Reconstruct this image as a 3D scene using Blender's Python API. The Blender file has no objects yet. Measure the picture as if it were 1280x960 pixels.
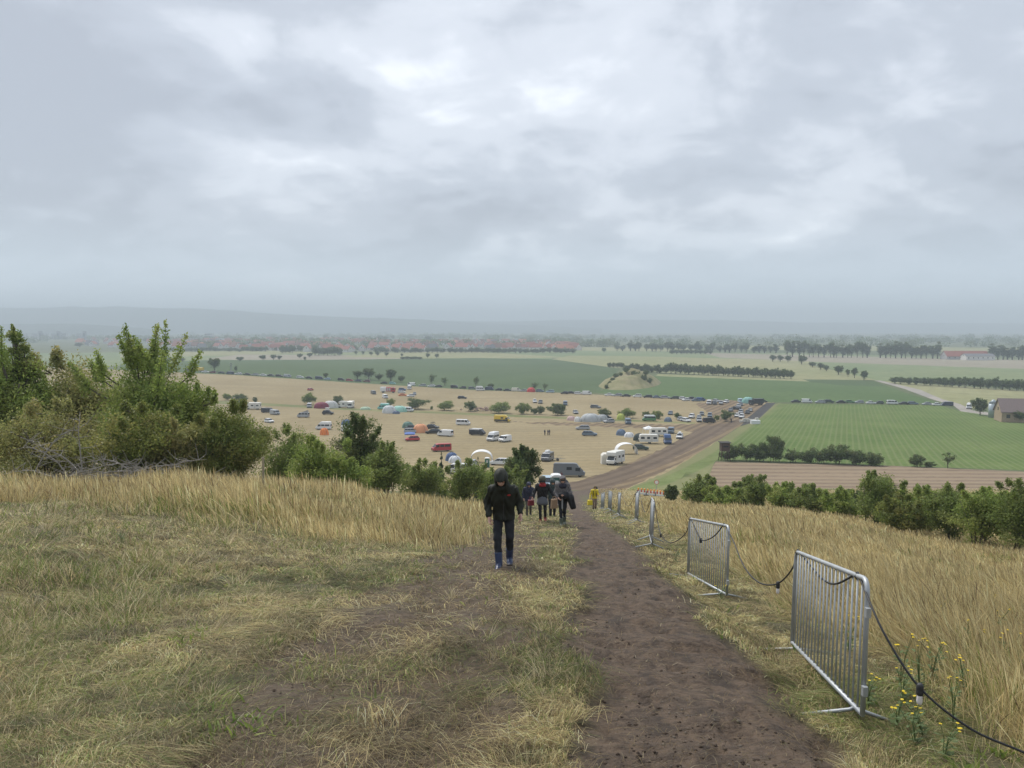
import bpy, math, random
import numpy as np
from mathutils import Vector, Matrix, geometry
PI = math.pi
rng = np.random.default_rng(7)
random.seed(7)
sc = bpy.context.scene
COL = sc.collection
F = 962.0
PITCH = math.atan(70 / 962.0)
cp, sp = math.cos(PITCH), math.sin(PITCH)

# ------------------------------------------------------------------ terrain
def vn(x, y, s=1.0, seed=0.0):
    x = np.asarray(x, float) / s; y = np.asarray(y, float) / s
    xi = np.floor(x); yi = np.floor(y); fx = x - xi; fy = y - yi
    fx = fx * fx * (3 - 2 * fx); fy = fy * fy * (3 - 2 * fy)
    def h(a, b):
        v = np.sin(a * 127.1 + b * 311.7 + seed * 74.7) * 43758.5453
        return v - np.floor(v)
    return ((h(xi, yi) * (1 - fx) + h(xi + 1, yi) * fx) * (1 - fy) + (h(xi, yi + 1) * (1 - fx) + h(xi + 1, yi + 1) * fx) * fy)
def ss(a, b, v):
    t = np.clip((np.asarray(v, float) - a) / (b - a), 0, 1)
    return t * t * (3 - 2 * t)
PY = np.array([-40, -20, 0, 5.35, 13.5, 26, 33, 40, 48, 54, 75, 100, 120, 150, 190, 275, 400, 600, 1000, 1500, 12000.])
PZ = -np.array([-5.0, -1.9, 1.66, 2.70, 4.25, 6.75, 8.25, 9.8, 11.6, 13.0, 17.4, 22.1, 25.2, 28.5, 31.2, 34, 36, 37.4, 38, 38, 38.])
_d = np.diff(PZ) / np.diff(PY)
_m = np.zeros(len(PY)); _m[0] = _d[0]; _m[-1] = _d[-1]
for i in range(1, len(PY) - 1):
    if _d[i - 1] * _d[i] > 0:
        w1 = 2 * (PY[i + 1] - PY[i]) + (PY[i] - PY[i - 1]); w2 = (PY[i + 1] - PY[i]) + 2 * (PY[i] - PY[i - 1])
        _m[i] = (w1 + w2) / (w1 / _d[i - 1] + w2 / _d[i])
def base(y):
    y = np.clip(np.asarray(y, float), PY[0], PY[-1])
    k = np.clip(np.searchsorted(PY, y, side='right') - 1, 0, len(PY) - 2)
    h = PY[k + 1] - PY[k]; t = (y - PY[k]) / h
    return ((2 * t**3 - 3 * t**2 + 1) * PZ[k] + (t**3 - 2 * t**2 + t) * h * _m[k] + (-2 * t**3 + 3 * t**2) * PZ[k + 1] + (t**3 - t**2) * h * _m[k + 1])
EY = [0, 4.2, 7.67, 14.9, 27.7, 49, 80, 118, 125]
EXL = [0, .26, .52, 1.05, 2.0, 3.3, 5.2, 6.8, 7.0]
EXR = [1.9, 2.1, 2.35, 2.75, 3.5, 5.0, 7.6, 10.4, 11.0]
def xl(y): return np.interp(y, EY, EXL)
def xr(y): return np.interp(y, EY, EXR)
def xb(y): return np.interp(y, [0, 5.35, 7.9, 12, 17, 25.6, 33, 40, 48, 118], [2.2, 2.5, 2.85, 3.05, 3.3, 4.1, 4.6, 5.1, 5.7, 12])
def pathmask(x, y):
    w = .35 + .01 * np.asarray(y)
    n = (vn(x, y, .7, 3) - .5) * .5 + (vn(x, y, .22, 5) - .5) * .25
    return ss(-w * .5, w * .5, x + n - xl(y) - .1) * ss(-w * .5, w * .5, xr(y) - .1 - x + n)
def wornmask(x, y):
    n = (vn(x, y, 1.6, 13) - .5) * 1.6 + (vn(x, y, .5, 15) - .5) * .7
    n = n * .62; return ss(-.2, .5, x - (xl(y) - 2.7) + n) * ss(-.15, .35, xl(y) - .35 - x - n * .6) * (1 - ss(17, 36, y)) * (.8 + .2 * ss(.25, .5, vn(x, y, .8, 16)))
def H(x, y, detail=False):
    x = np.asarray(x, float); y = np.asarray(y, float)
    z = base(y)
    z = z + 1.05 * ss(-.5, -9, x) * ss(4, 18, y) * (1 - ss(26, 60, y)) - 1.6 * ss(-4, -14, x) * ss(34, 60, y) * (1 - ss(90, 150, y))
    z = z - 1.7 * ss(.28, .66, x / np.maximum(y, 4)) * ss(8, 28, y) * (1 - ss(60, 110, y))
    z = z + 6.5 * ss(-50, -230, x) * ss(250, 520, y) * (1 - ss(620, 1000, y))
    z = z - .20 * ss(-.9, -.15, x - xb(y)) * ss(2, 5, y) * (1 - ss(16, 26, y))
    nf = 1 - ss(60, 110, y)
    z = z + nf * ((vn(x, y, 6, 1) - .5) * .28 + (vn(x, y, 1.7, 2) - .5) * .10)
    if detail:
        pm = pathmask(x, y)
        fp = ss(.62, .8, vn(x, y * .6, .21, 10)) * .045
        z = z - .05 * pm + nf * (1 - .3 * pm) * ((vn(x, y, .45, 6) - .5) * .09) + nf * pm * ((vn(x, y, .30, 8) - .5) * .06 + (vn(x, y, .13, 9) - .5) * .03 - fp)
    return z
def h1(x, y): return float(H(x, y))
def ray(px, py):
    a = px - 640; b = 480 - py
    return np.array([a, F * cp + b * sp, -F * sp + b * cp]) / F
def at(px, py, tmax=11500):
    d = ray(px, py); d = d / d[1]
    ts = np.concatenate([np.linspace(3, 120, 500), np.geomspace(120.5, tmax, 500)])
    z = d[2] * ts - H(d[0] * ts, ts)
    # beyond the hillside the ridge of the near slope must not catch the ray
    neg = np.where(z < 0)[0]
    if len(neg) == 0: return Vector((d[0] * tmax, tmax, -38))
    i = neg[0]
    if i == 0: return Vector((d[0] * ts[0], ts[0], h1(d[0] * ts[0], ts[0])))
    a, b = ts[i - 1], ts[i]
    for _ in range(30):
        m = (a + b) / 2
        if d[2] * m - h1(d[0] * m, m) < 0: b = m
        else: a = m
    return Vector((d[0] * b, b, h1(d[0] * b, b)))
def atd(px, py, D):
    d = ray(px, py); return Vector(tuple(d / d[1] * D))
def gx(px, D):
    x = ray(px, 480)[0] / cp * D if False else (px - 640) / F * D
    return Vector((x, D, h1(x, D)))

# ------------------------------------------------------------------ materials
def newmat(name):
    m = bpy.data.materials.new(name); m.use_nodes = True
    nt = m.node_tree
    return m, nt, nt.nodes['Principled BSDF']
MC = {}
def mat(name, c, rough=.6, var=.12, scale=8., metal=0., bump=0., spec=.5):
    if name in MC: return MC[name]
    m, nt, p = newmat(name)
    tc = nt.nodes.new('ShaderNodeTexCoord'); n = nt.nodes.new('ShaderNodeTexNoise')
    n.inputs['Scale'].default_value = scale; n.inputs['Detail'].default_value = 5
    nt.links.new(tc.outputs['Object'], n.inputs['Vector'])
    mx = nt.nodes.new('ShaderNodeMix'); mx.data_type = 'RGBA'
    mx.inputs['A'].default_value = tuple(v * (1 - var) for v in c) + (1,)
    mx.inputs['B'].default_value = tuple(min(1, v * (1 + var)) for v in c) + (1,)
    nt.links.new(n.outputs['Fac'], mx.inputs['Factor']); nt.links.new(mx.outputs['Result'], p.inputs['Base Color'])
    p.inputs['Roughness'].default_value = rough; p.inputs['Metallic'].default_value = metal
    p.inputs['Specular IOR Level'].default_value = spec
    if bump:
        b = nt.nodes.new('ShaderNodeBump'); b.inputs['Strength'].default_value = bump; b.inputs['Distance'].default_value = .02
        nt.links.new(n.outputs['Fac'], b.inputs['Height']); nt.links.new(b.outputs['Normal'], p.inputs['Normal'])
    MC[name] = m
    return m
def leafmat(name, rough=.6, trans=.3):
    m, nt, p = newmat(name)
    a = nt.nodes.new('ShaderNodeAttribute'); a.attribute_name = 'col'
    nt.links.new(a.outputs['Color'], p.inputs['Base Color'])
    p.inputs['Roughness'].default_value = rough; p.inputs['Specular IOR Level'].default_value = .25
    t = nt.nodes.new('ShaderNodeBsdfTranslucent'); nt.links.new(a.outputs['Color'], t.inputs['Color'])
    mx = nt.nodes.new('ShaderNodeMixShader'); mx.inputs[0].default_value = trans
    out = nt.nodes['Material Output']
    nt.links.new(p.outputs[0], mx.inputs[1]); nt.links.new(t.outputs[0], mx.inputs[2]); nt.links.new(mx.outputs[0], out.inputs['Surface'])
    return m
def fieldmat(name, c1, c2, ang=0., sp_=0., rowc=None, rows=.5, big=60., streak=1., fine=1.5, sharp=(.35, .65)):
    """flat crop: patches + fine speckle + optional crop rows in direction ang (deg right of +Y)"""
    m, nt, p = newmat(name); L = nt.links.new
    g = nt.nodes.new('ShaderNodeNewGeometry')
    mp = nt.nodes.new('ShaderNodeMapping'); mp.inputs['Rotation'].default_value = (0, 0, math.radians(ang))
    L(g.outputs['Position'], mp.inputs['Vector'])
    def noise(scale, det=4, stretch=None, rough=.55):
        n = nt.nodes.new('ShaderNodeTexNoise'); n.inputs['Scale'].default_value = 1.; n.inputs['Detail'].default_value = det; n.inputs['Roughness'].default_value = rough
        q = nt.nodes.new('ShaderNodeMapping'); q.inputs['Scale'].default_value = (1 / scale, (stretch or 1) / scale, 0.02)
        L(mp.outputs[0], q.inputs['Vector']); L(q.outputs[0], n.inputs['Vector'])
        return n.outputs['Fac']
    def ramp(v, a, b):
        r = nt.nodes.new('ShaderNodeMapRange'); r.inputs['From Min'].default_value = a; r.inputs['From Max'].default_value = b
        L(v, r.inputs['Value']); return r.outputs[0]
    def mix(f, A, B):
        x = nt.nodes.new('ShaderNodeMix'); x.data_type = 'RGBA'
        for k, v in (('A', A), ('B', B)):
            if isinstance(v, tuple): x.inputs[k].default_value = v + (1,)
            else: L(v, x.inputs[k])
        if isinstance(f, float): x.inputs['Factor'].default_value = f
        else: L(f, x.inputs['Factor'])
        return x.outputs['Result']
    def mul(v, k):
        x = nt.nodes.new('ShaderNodeMath'); x.operation = 'MULTIPLY'; L(v, x.inputs[0]); x.inputs[1].default_value = k; return x.outputs[0]
    c = mix(ramp(noise(big, 5), .36, .64), c1, c2)
    dk = tuple(v * .62 for v in c1)
    c = mix(mul(ramp(noise(fine, 3, None, .7), .45, .7), .55), c, dk)
    if streak: c = mix(mul(ramp(noise(4 if not sp_ else sp_ * 2, 3, .04), .48, .68), .5 * streak), c, tuple(v * .74 for v in c2))
    if sp_:
        w = nt.nodes.new('ShaderNodeTexWave'); w.bands_direction = 'X'; w.inputs['Scale'].default_value = .314159 * 1.0 / sp_
        w.inputs['Distortion'].default_value = .6; w.inputs['Detail'].default_value = 2; w.inputs['Detail Scale'].default_value = .3
        L(mp.outputs[0], w.inputs['Vector'])
        c = mix(mul(ramp(w.outputs['Fac'], *sharp), rows), c, rowc)
    L(c, p.inputs['Base Color']); p.inputs['Roughness'].default_value = .95; p.inputs['Specular IOR Level'].default_value = .1
    b = nt.nodes.new('ShaderNodeBump'); b.inputs['Strength'].default_value = .5; b.inputs['Distance'].default_value = .25
    L(noise(fine, 3, None, .7), b.inputs['Height']); L(b.outputs[0], p.inputs['Normal'])
    return m

# ------------------------------------------------------------------ mesh helpers
def raw(name, V, Fc, m=None, smooth=False, parent=None, loc=None):
    me = bpy.data.meshes.new(name)
    me.from_pydata([tuple(v) for v in V], [], [tuple(f) for f in Fc]); me.validate()
    if m: me.materials.append(m)
    if smooth: me.polygons.foreach_set('use_smooth', [True] * len(me.polygons))
    o = bpy.data.objects.new(name, me); COL.objects.link(o)
    if loc is not None: o.location = loc
    if parent: o.parent = parent
    return o
def fastmesh(name, V, Q, T, col, m, parent=None):
    """numpy arrays: verts, quads, tris, per-vertex colour"""
    me = bpy.data.meshes.new(name)
    Q = np.asarray(Q, np.int32).reshape(-1, 4); T = np.asarray(T, np.int32).reshape(-1, 3)
    me.vertices.add(len(V)); me.vertices.foreach_set('co', np.ascontiguousarray(V, np.float32).ravel())
    me.loops.add(Q.size + T.size); me.loops.foreach_set('vertex_index', np.concatenate([Q.ravel(), T.ravel()]).astype(np.int32))
    n = len(Q) + len(T); me.polygons.add(n)
    ls = np.concatenate([np.arange(len(Q)) * 4, Q.size + np.arange(len(T)) * 3]).astype(np.int32)
    me.polygons.foreach_set('loop_start', ls)
    me.update(calc_edges=True)
    if col is not None:
        a = me.color_attributes.new('col', 'FLOAT_COLOR', 'POINT')
        c4 = np.ones((len(V), 4), np.float32); c4[:, :3] = col; a.data.foreach_set('color', c4.ravel())
    if m: me.materials.append(m)
    o = bpy.data.objects.new(name, me); COL.objects.link(o)
    if parent: o.parent = parent
    return o
class MB:
    def __init__(s): s.V = []; s.F = []
    def add(s, V, Fc):
        n = len(s.V); s.V += [Vector(v) for v in V]; s.F += [tuple(i + n for i in f) for f in Fc]; return s
    def box(s, c, d, top=(1, 1), rz=0):
        x, y, z = d[0] / 2, d[1] / 2, d[2] / 2; V = []
        for k, (tx, ty) in ((-1, (1, 1)), (1, top)):
            for a, b in ((-1, -1), (1, -1), (1, 1), (-1, 1)): V.append(Vector((a * x * tx, b * y * ty, k * z)))
        R = Matrix.Rotation(rz, 3, 'Z')
        return s.add([R @ v + Vector(c) for v in V], [(3, 2, 1, 0), (4, 5, 6, 7), (0, 1, 5, 4), (1, 2, 6, 5), (2, 3, 7, 6), (3, 0, 4, 7)])
    def tube(s, pts, r, n=6, cap=True):
        pts = [Vector(p) for p in pts]; rs = r if isinstance(r, (list, tuple)) else [r] * len(pts)
        b = len(s.V); up = None
        for i, p in enumerate(pts):
            t = (pts[min(i + 1, len(pts) - 1)] - pts[max(i - 1, 0)]).normalized()
            if up is None: up = Vector((0, 0, 1)) if abs(t.z) < .9 else Vector((1, 0, 0))
            u = t.cross(up).normalized(); w = u.cross(t).normalized(); up = w
            for k in range(n):
                a = 2 * PI * k / n; s.V.append(p + (u * math.cos(a) + w * math.sin(a)) * rs[i])
        for i in range(len(pts) - 1):
            for k in range(n):
                k2 = (k + 1) % n; s.F.append((b + i * n + k, b + i * n + k2, b + (i + 1) * n + k2, b + (i + 1) * n + k))
        if cap:
            s.F.append(tuple(b + k for k in reversed(range(n)))); s.F.append(tuple(b + (len(pts) - 1) * n + k for k in range(n)))
        return s
    def prism(s, prof, hw, ch=.06, tf=None):
        """side profile (x,z) extruded across y, edges chamfered; tf(z)->width factor"""
        cx = sum(p[0] for p in prof) / len(prof); cz = sum(p[1] for p in prof) / len(prof); b = len(s.V); n = len(prof)
        for yy, ins in ((-hw, ch), (-hw + ch, 0), (hw - ch, 0), (hw, ch)):
            for (x, z) in prof:
                dx, dz = x - cx, z - cz; l = math.hypot(dx, dz) or 1; k = max(0, 1 - ins / l)
                X, Z = cx + dx * k, cz + dz * k
                s.V.append(Vector((X, yy * (tf(Z) if tf else 1), Z)))
        for r in range(3):
            for i in range(n):
                j = (i + 1) % n; s.F.append((b + r * n + i, b + r * n + j, b + (r + 1) * n + j, b + (r + 1) * n + i))
        s.F.append(tuple(b + i for i in reversed(range(n)))); s.F.append(tuple(b + 3 * n + i for i in range(n)))
        return s
    def lathe(s, prof, n=12, c=(0, 0, 0), ax='z'):
        b = len(s.V); c = Vector(c)
        for r, z in prof:
            for k in range(n):
                a = 2 * PI * k / n
                v = Vector((r * math.cos(a), r * math.sin(a), z))
                if ax == 'y': v = Vector((v.x, v.z, v.y))
                s.V.append(c + v)
        for i in range(len(prof) - 1):
            for k in range(n):
                k2 = (k + 1) % n; s.F.append((b + i * n + k, b + i * n + k2, b + (i + 1) * n + k2, b + (i + 1) * n + k))
        s.F.append(tuple(b + k for k in reversed(range(n)))); s.F.append(tuple(b + (len(prof) - 1) * n + k for k in range(n)))
        return s
    def obj(s, name, m, parent=None, smooth=False):
        me = bpy.data.meshes.new(name); me.from_pydata([tuple(v) for v in s.V], [], s.F); me.validate()
        import bmesh
        bm = bmesh.new(); bm.from_mesh(me); bmesh.ops.recalc_face_normals(bm, faces=bm.faces); bm.to_mesh(me); bm.free()
        if m: me.materials.append(m)
        if smooth: me.polygons.foreach_set('use_smooth', [True] * len(me.polygons))
        o = bpy.data.objects.new(name, me); COL.objects.link(o)
        if parent: o.parent = parent
        return o
def tag(o, label=None, cat=None, group=None, kind=None):
    if label: o['label'] = label
    if cat: o['category'] = cat
    if group: o['group'] = group
    if kind: o['kind'] = kind
    return o
def empty(name, loc=(0, 0, 0), rz=0):
    o = bpy.data.objects.new(name, None); COL.objects.link(o); o.location = loc; o.rotation_euler = (0, 0, rz); o.empty_display_size = .2
    return o
KIDS = {}
def kids(o):
    if o.name not in KIDS: KIDS[o.name] = [c for c in bpy.data.objects if c.parent == o]
    return KIDS[o.name]
def dup(o, parent=None):
    c = o.copy(); COL.objects.link(c)
    if parent: c.parent = parent
    for ch in kids(o): dup(ch, c)
    return c
USED = set()
def use(proto):
    """first use returns the prototype itself, later uses return copies"""
    if proto.name not in USED:
        kids_rec(proto); USED.add(proto.name); return proto
    return dup(proto)
def kids_rec(o):
    for c in kids(o): kids_rec(c)
def setmat(root, part, m):
    for c in root.children:
        if c.name.split('.')[0] == part:
            c.material_slots[0].link = 'OBJECT'; c.material_slots[0].material = m
# ------------------------------------------------------------------ hillside
def build_hillside():
    ys = [-9.]
    while ys[-1] < 119:
        Y = ys[-1]; ys.append(Y + (.35 if Y < 2.5 else max(.075, .0125 * Y)))
    ys = np.array(ys); nc = 420; u = np.linspace(-1, 1, nc); u = .55 * u + .45 * u**3
    Yg, U = np.meshgrid(ys, u, indexing='ij'); X = U * (13 + .98 * np.maximum(Yg, 0))
    Z = H(X, Yg, True)
    V = np.stack([X, Yg, Z], -1).reshape(-1, 3)
    i = np.arange(len(ys) - 1)[:, None] * nc + np.arange(nc - 1)[None]
    Q = np.stack([i, i + 1, i + nc + 1, i + nc], -1).reshape(-1, 4)
    x, y = V[:, 0], V[:, 1]
    pm = pathmask(x, y); wm = wornmask(x, y) * .85
    mudend = ss(96, 108, y + (vn(x, y, 3, 44) - .5) * 8) * ss(-8, 0, x - 3) * (1 - ss(13, 17, x))
    pm = np.maximum(pm, mudend)
    tall = np.clip(tallL(x, y) + tallR(x, y), 0, 1)
    col = np.stack([pm, wm, tall], -1)
    m, nt, p = newmat('hillside soil and grass'); L = nt.links.new
    at_ = nt.nodes.new('ShaderNodeAttribute'); at_.attribute_name = 'col'
    sepn = nt.nodes.new('ShaderNodeSeparateColor'); L(at_.outputs['Color'], sepn.inputs[0])
    g = nt.nodes.new('ShaderNodeNewGeometry')
    def noise(scale, det=6, rough=.6, sx=1):
        q = nt.nodes.new('ShaderNodeMapping'); q.inputs['Scale'].default_value = (scale, scale * sx, scale); L(g.outputs['Position'], q.inputs['Vector'])
        n = nt.nodes.new('ShaderNodeTexNoise'); n.inputs['Scale'].default_value = 1; n.inputs['Detail'].default_value = det; n.inputs['Roughness'].default_value = rough
        L(q.outputs[0], n.inputs['Vector']); return n.outputs['Fac']
    def ramp(v, a, b, lo=0, hi=1):
        r = nt.nodes.new('ShaderNodeMapRange'); r.inputs[1].default_value = a; r.inputs[2].default_value = b; r.inputs[3].default_value = lo; r.inputs[4].default_value = hi
        L(v, r.inputs['Value']); return r.outputs[0]
    def mix(f, A, B):
        x_ = nt.nodes.new('ShaderNodeMix'); x_.data_type = 'RGBA'
        for k, v in (('A', A), ('B', B)):
            if isinstance(v, tuple): x_.inputs[k].default_value = v + (1,)
            else: L(v, x_.inputs[k])
        L(f, x_.inputs['Factor']); return x_.outputs['Result']
    n1, n2, n3 = noise(1.3, 5), noise(9, 6, .65), noise(40, 4, .7)
    grass = mix(ramp(n1, .4, .6), (.12, .10, .05), (.08, .082, .032))
    grass = mix(ramp(n2, .42, .62), grass, (.055, .048, .025))
    grass = mix(ramp(n3, .5, .68), grass, (.19, .165, .075))
    tallc = mix(ramp(n2, .4, .65), (.36, .30, .16), (.22, .19, .095))
    soil = mix(ramp(n2, .40, .60), (.130, .090, .060), (.062, .042, .028))
    soil = mix(ramp(n3, .5, .72), soil, (.125, .096, .072))
    n4 = noise(3.2, 5, .6, .45)
    soil2 = mix(ramp(n4, .52, .62, 0, .75), soil, (.042, .031, .023))
    c = mix(sepn.outputs[2], grass, tallc)
    c = mix(sepn.outputs[1], c, soil)
    c = mix(sepn.outputs[0], c, soil2)
    L(c, p.inputs['Base Color'])
    p.inputs['Roughness'].default_value = .8; p.inputs['Specular IOR Level'].default_value = .3
    b = nt.nodes.new('ShaderNodeBump'); b.inputs['Strength'].default_value = 1.; b.inputs['Distance'].default_value = .09
    L(n2, b.inputs['Height'])
    b2 = nt.nodes.new('ShaderNodeBump'); b2.inputs['Strength'].default_value = .7; b2.inputs['Distance'].default_value = .008
    L(n3, b2.inputs['Height']); L(b.outputs[0], b2.inputs['Normal']); L(b2.outputs[0], p.inputs['Normal'])
    o = fastmesh('hillside', V, Q, [], col, m); o.data.polygons.foreach_set('use_smooth', [True] * len(o.data.polygons))
    tag(o, kind='structure')
def tallL(x, y):
    n = (vn(x, y, 2.5, 21) - .5) * 4 + (vn(x, y, .7, 24) - .5) * 3
    f = ss(15.5, 19.5, y + n + np.clip(-x - 9, 0, 6) * .55) * ss(1.0, 2.6, xl(y) - x + n * .2 - .04 * y)
    edge = ss(1.5, 3.0, xl(y) - x)
    return f * edge
def tallR(x, y):
    n = (vn(x, y, 1.2, 22) - .5) * .7
    return ss(.25, 1.1, x - xb(y) - .35 + n - .0 * y) * ss(1.0, 4.5, y)
# ------------------------------------------------------------------ grass blades
GM = leafmat('grass blades', .55, .48)
GM2 = leafmat('soil clods', .9, 0.)
def blades(name, x, y, h, w, lean, leandir, col, flat=None, heads=False):
    n = len(x); z = H(x, y, True) - .01
    yaw = rng.uniform(-.9, .9, n)
    wx, wy = np.cos(yaw), np.sin(yaw)
    lx, ly = np.cos(leandir), np.sin(leandir)
    ts = np.array([0, .5, .82, 1.0]); V = np.zeros((n, 7, 3)); wf = [1, .8, np.where((rng.random(n) < .3) & heads, 1.7, .45)]
    vi = 0
    up = np.sqrt(np.clip(1 - lean**2, .02, 1))
    for k, t in enumerate(ts):
        off = h * lean * (t**1.5)
        X = x + lx * off; Yy = y + ly * off
        if flat is None: Z = z + h * up * (t - .12 * lean * t * t)
        else: Z = H(X, Yy, False) + flat * (4 * t * (1 - t) + .3) + h * up * t * .22 - .006
        if k < 3:
            # flat-lying blades: width lies across the blade in the ground plane
            ax = wx if flat is None else -ly; ay = wy if flat is None else lx
            V[:, vi, 0] = X - ax * w * wf[k] / 2; V[:, vi, 1] = Yy - ay * w * wf[k] / 2; V[:, vi, 2] = Z
            V[:, vi + 1, 0] = X + ax * w * wf[k] / 2; V[:, vi + 1, 1] = Yy + ay * w * wf[k] / 2; V[:, vi + 1, 2] = Z
            vi += 2
        else: V[:, 6, 0] = X; V[:, 6, 1] = Yy; V[:, 6, 2] = Z
    b = np.arange(n)[:, None] * 7
    Q = np.concatenate([b + np.array([[0, 1, 3, 2]]), b + np.array([[2, 3, 5, 4]])]); T = b + np.array([[4, 5, 6]])
    C = np.repeat(col[:, None, :], 7, 1).reshape(-1, 3)
    o = fastmesh(name, V.reshape(-1, 3), Q, T, C, GM)
    return tag(o, kind='stuff')
def wedge(n, d0, d1, a0=-.98, a1=.98, pw=0.):
    u = rng.random(n)
    if pw == 0: y = d0 * (d1 / d0)**u
    else: y = (d0**pw + u * (d1**pw - d0**pw))**(1 / pw)
    return y * rng.uniform(a0, a1, n), y
def pick(x, y, prob):
    k = rng.random(len(x)) < prob; return x[k], y[k]
STRAW = np.array([[.58, .48, .29], [.52, .42, .24], [.68, .59, .39], [.42, .33, .18], [.57, .49, .30]])
GREEN = np.array([[.18, .24, .055], [.24, .29, .07], [.13, .19, .045], [.30, .32, .11], [.20, .25, .08]])
BROWN = np.array([[.19, .13, .065], [.27, .20, .105], [.12, .085, .05], [.34, .26, .14]])
def colours(n, ps, x=None, y=None):
    out = np.zeros((n, 3)); r = rng.random(n); acc = np.zeros(n)
    for p, pal in ps:
        lo = acc; acc = acc + p; k = (r >= lo) & (r < acc); out[k] = pal[rng.integers(0, len(pal), k.sum())]
    k = r >= acc; out[k] = ps[0][1][rng.integers(0, len(ps[0][1]), k.sum())]
    return np.minimum(out * rng.uniform(.5, 1.35, (n, 1)), .8)
def grass():
    # tall dry grass on the left shoulder and on the right slope
    for nm, fn, N, wind in (('tall_dry_grass', tallL, 520000, 2.9), ('windblown_dry_grass', tallR, 620000, 3.0)):
        x, y = wedge(N, 3.2 if fn is tallR else 11, 118, -.98 if fn is tallL else .0, .1 if fn is tallL else .98, .25)
        x, y = pick(x, y, fn(x, y)); n = len(x)
        cl = vn(x, y, 1.1, 31); cl2 = vn(x, y, 4, 32)
        h = (.42 + .5 * cl * rng.uniform(.6, 1.15, n)) * (.85 + .3 * cl2) * (.75 if fn is tallR else 1.0)
        h *= rng.uniform(.4, 1.15, n) * (.6 + .4 * ss(.05, .9, fn(x, y))) * (1 - .72 * ss(66, 98, y))
        w = np.maximum(.0036, y * .00055) * rng.uniform(.7, 1.4, n)
        gr = ss(.5, .85, vn(x, y, 3.2, 33)) * .38 + .05
        if fn is tallR: gr = gr + .45 * ss(1.3, .3, x - xb(y))
        lean = np.clip(.45 + .8 * (vn(x, y, .8, 34) - .5) + rng.normal(0, .27, n), .03, .96)
        if fn is tallR: lean = np.clip(lean + .15, 0, .93)
        ld = wind + rng.normal(0, .8, n) + (vn(x, y, 1.8, 35) - .5) * 3.0
        c = colours(n, [(gr, GREEN), (.10, BROWN * 1.3), (1., STRAW * np.array([1.05, 1.04, .90]))])
        h = np.where(c[:, 1] > c[:, 0], h * .72, h)
        blades(nm, x, y, h, w, lean, ld, c, heads=True)
    # trampled grass lying flat, left of the path and on its verge
    x, y = wedge(980000, 3.0, 80, -.95, .6, .02)
    t = np.clip(tallL(x, y) + tallR(x, y), 0, 1)
    x, y = pick(x, y, (1 - t * .85) * (1 - pathmask(x, y))**1.6 * (1 - .92 * wornmask(x, y)) * (.55 + .55 * ss(.3, .6, vn(x, y, .37, 83)))); n = len(x)
    wm = wornmask(x, y)
    gr = np.clip(ss(.42, .75, vn(x, y, 1.5, 41)) * .42 + .12 - .12 * wm, 0, 1)
    c = colours(n, [(gr, GREEN), (np.clip(.25 + .25 * wm, 0, 1), BROWN), (1., STRAW * np.array([1.08, 1.08, .90]))])
    cellx = np.floor((x + .25 * vn(x, y, .3, 81)) / .33); celly = np.floor((y + .25 * vn(x, y, .3, 82)) / .33)
    hs = np.sin(cellx * 12.9898 + celly * 78.233) * 43758.5453; hs = hs - np.floor(hs)
    ld = hs * 2 * PI + rng.normal(0, .42, n) + (rng.random(n) < .25) * rng.uniform(0, 6.28, n)
    hb = np.sin(cellx * 39.3 + celly * 11.7) * 24634.6; hb = hb - np.floor(hb); c = np.minimum(c * (.5 + .85 * hb)[:, None], .8)
    g_ = np.abs(x - xb(y)) < .0
    blades('trampled_grass', x, y, rng.uniform(.08, .42, n) * np.clip(.35 + 2.5 * np.minimum(np.abs(x - xl(y)), np.abs(x - xr(y))), .35, 1), np.maximum(.003, y * .00065) * rng.uniform(.7, 1.3, n), rng.uniform(.8, .995, n), ld, c, flat=rng.uniform(.0, .055, n) * (.5 + vn(x, y, .8, 43)))
    # short upright green and straw tufts
    x, y = wedge(330000, 3.0, 70, -.98, .6, .05)
    cl = ss(.42, .78, vn(x, y, .8, 51)) * .9 + .08
    left = ss(-1.5, -6, x) * .5
    t = np.clip(tallL(x, y) + tallR(x, y), 0, 1)
    x, y = pick(x, y, np.clip(cl + left * .5, 0, 1) * (1 - t * .5) * (1 - pathmask(x, y))**3 * (1 - .93 * wornmask(x, y)) * (1 - .65 * ss(.6, .2, np.abs(x - xb(y))))); n = len(x)
    c = colours(n, [(.47, GREEN), (.08, BROWN), (1., STRAW)])
    hh = (.04 + .22 * vn(x, y, .9, 52)**2 * rng.uniform(.4, 1.2, n)) * (1 + 1.0 * ss(-2, -6, x)) * (1 - .35 * ss(0, 1, x - xr(y)))
    blades('short_green_grass', x, y, hh, np.maximum(.0035, y * .0007) * rng.uniform(.7, 1.5, n), np.clip(rng.normal(.68, .2, n), .05, .97), rng.uniform(0, 2 * PI, n), c)
    # tussocks: blades fanning out of common roots
    cx, cy = wedge(3600, 3.1, 45, -.98, .72, .05)
    cx, cy = pick(cx, cy, (1 - pathmask(cx, cy))**5 * (1 - .97 * wornmask(cx, cy)) * (1 - .9 * ss(.6, .2, np.abs(cx - xb(cy)))) * (1 - .9 * tallL(cx, cy)) * (1 - .6 * tallR(cx, cy)) * (.25 + .75 * ss(.35, .7, vn(cx, cy, 1.4, 71)))); m = len(cx)
    k = np.repeat(np.arange(m), 46); n = len(k); rad = (.03 + .10 * rng.random(m))[k]; a = rng.uniform(0, 2 * PI, n)
    q = rng.random(n)**.5 * rad; x = cx[k] + np.cos(a) * q; y = cy[k] + np.sin(a) * q
    big = (.5 + .8 * rng.random(m))[k]; dry = rng.random(m)[k]
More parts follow.
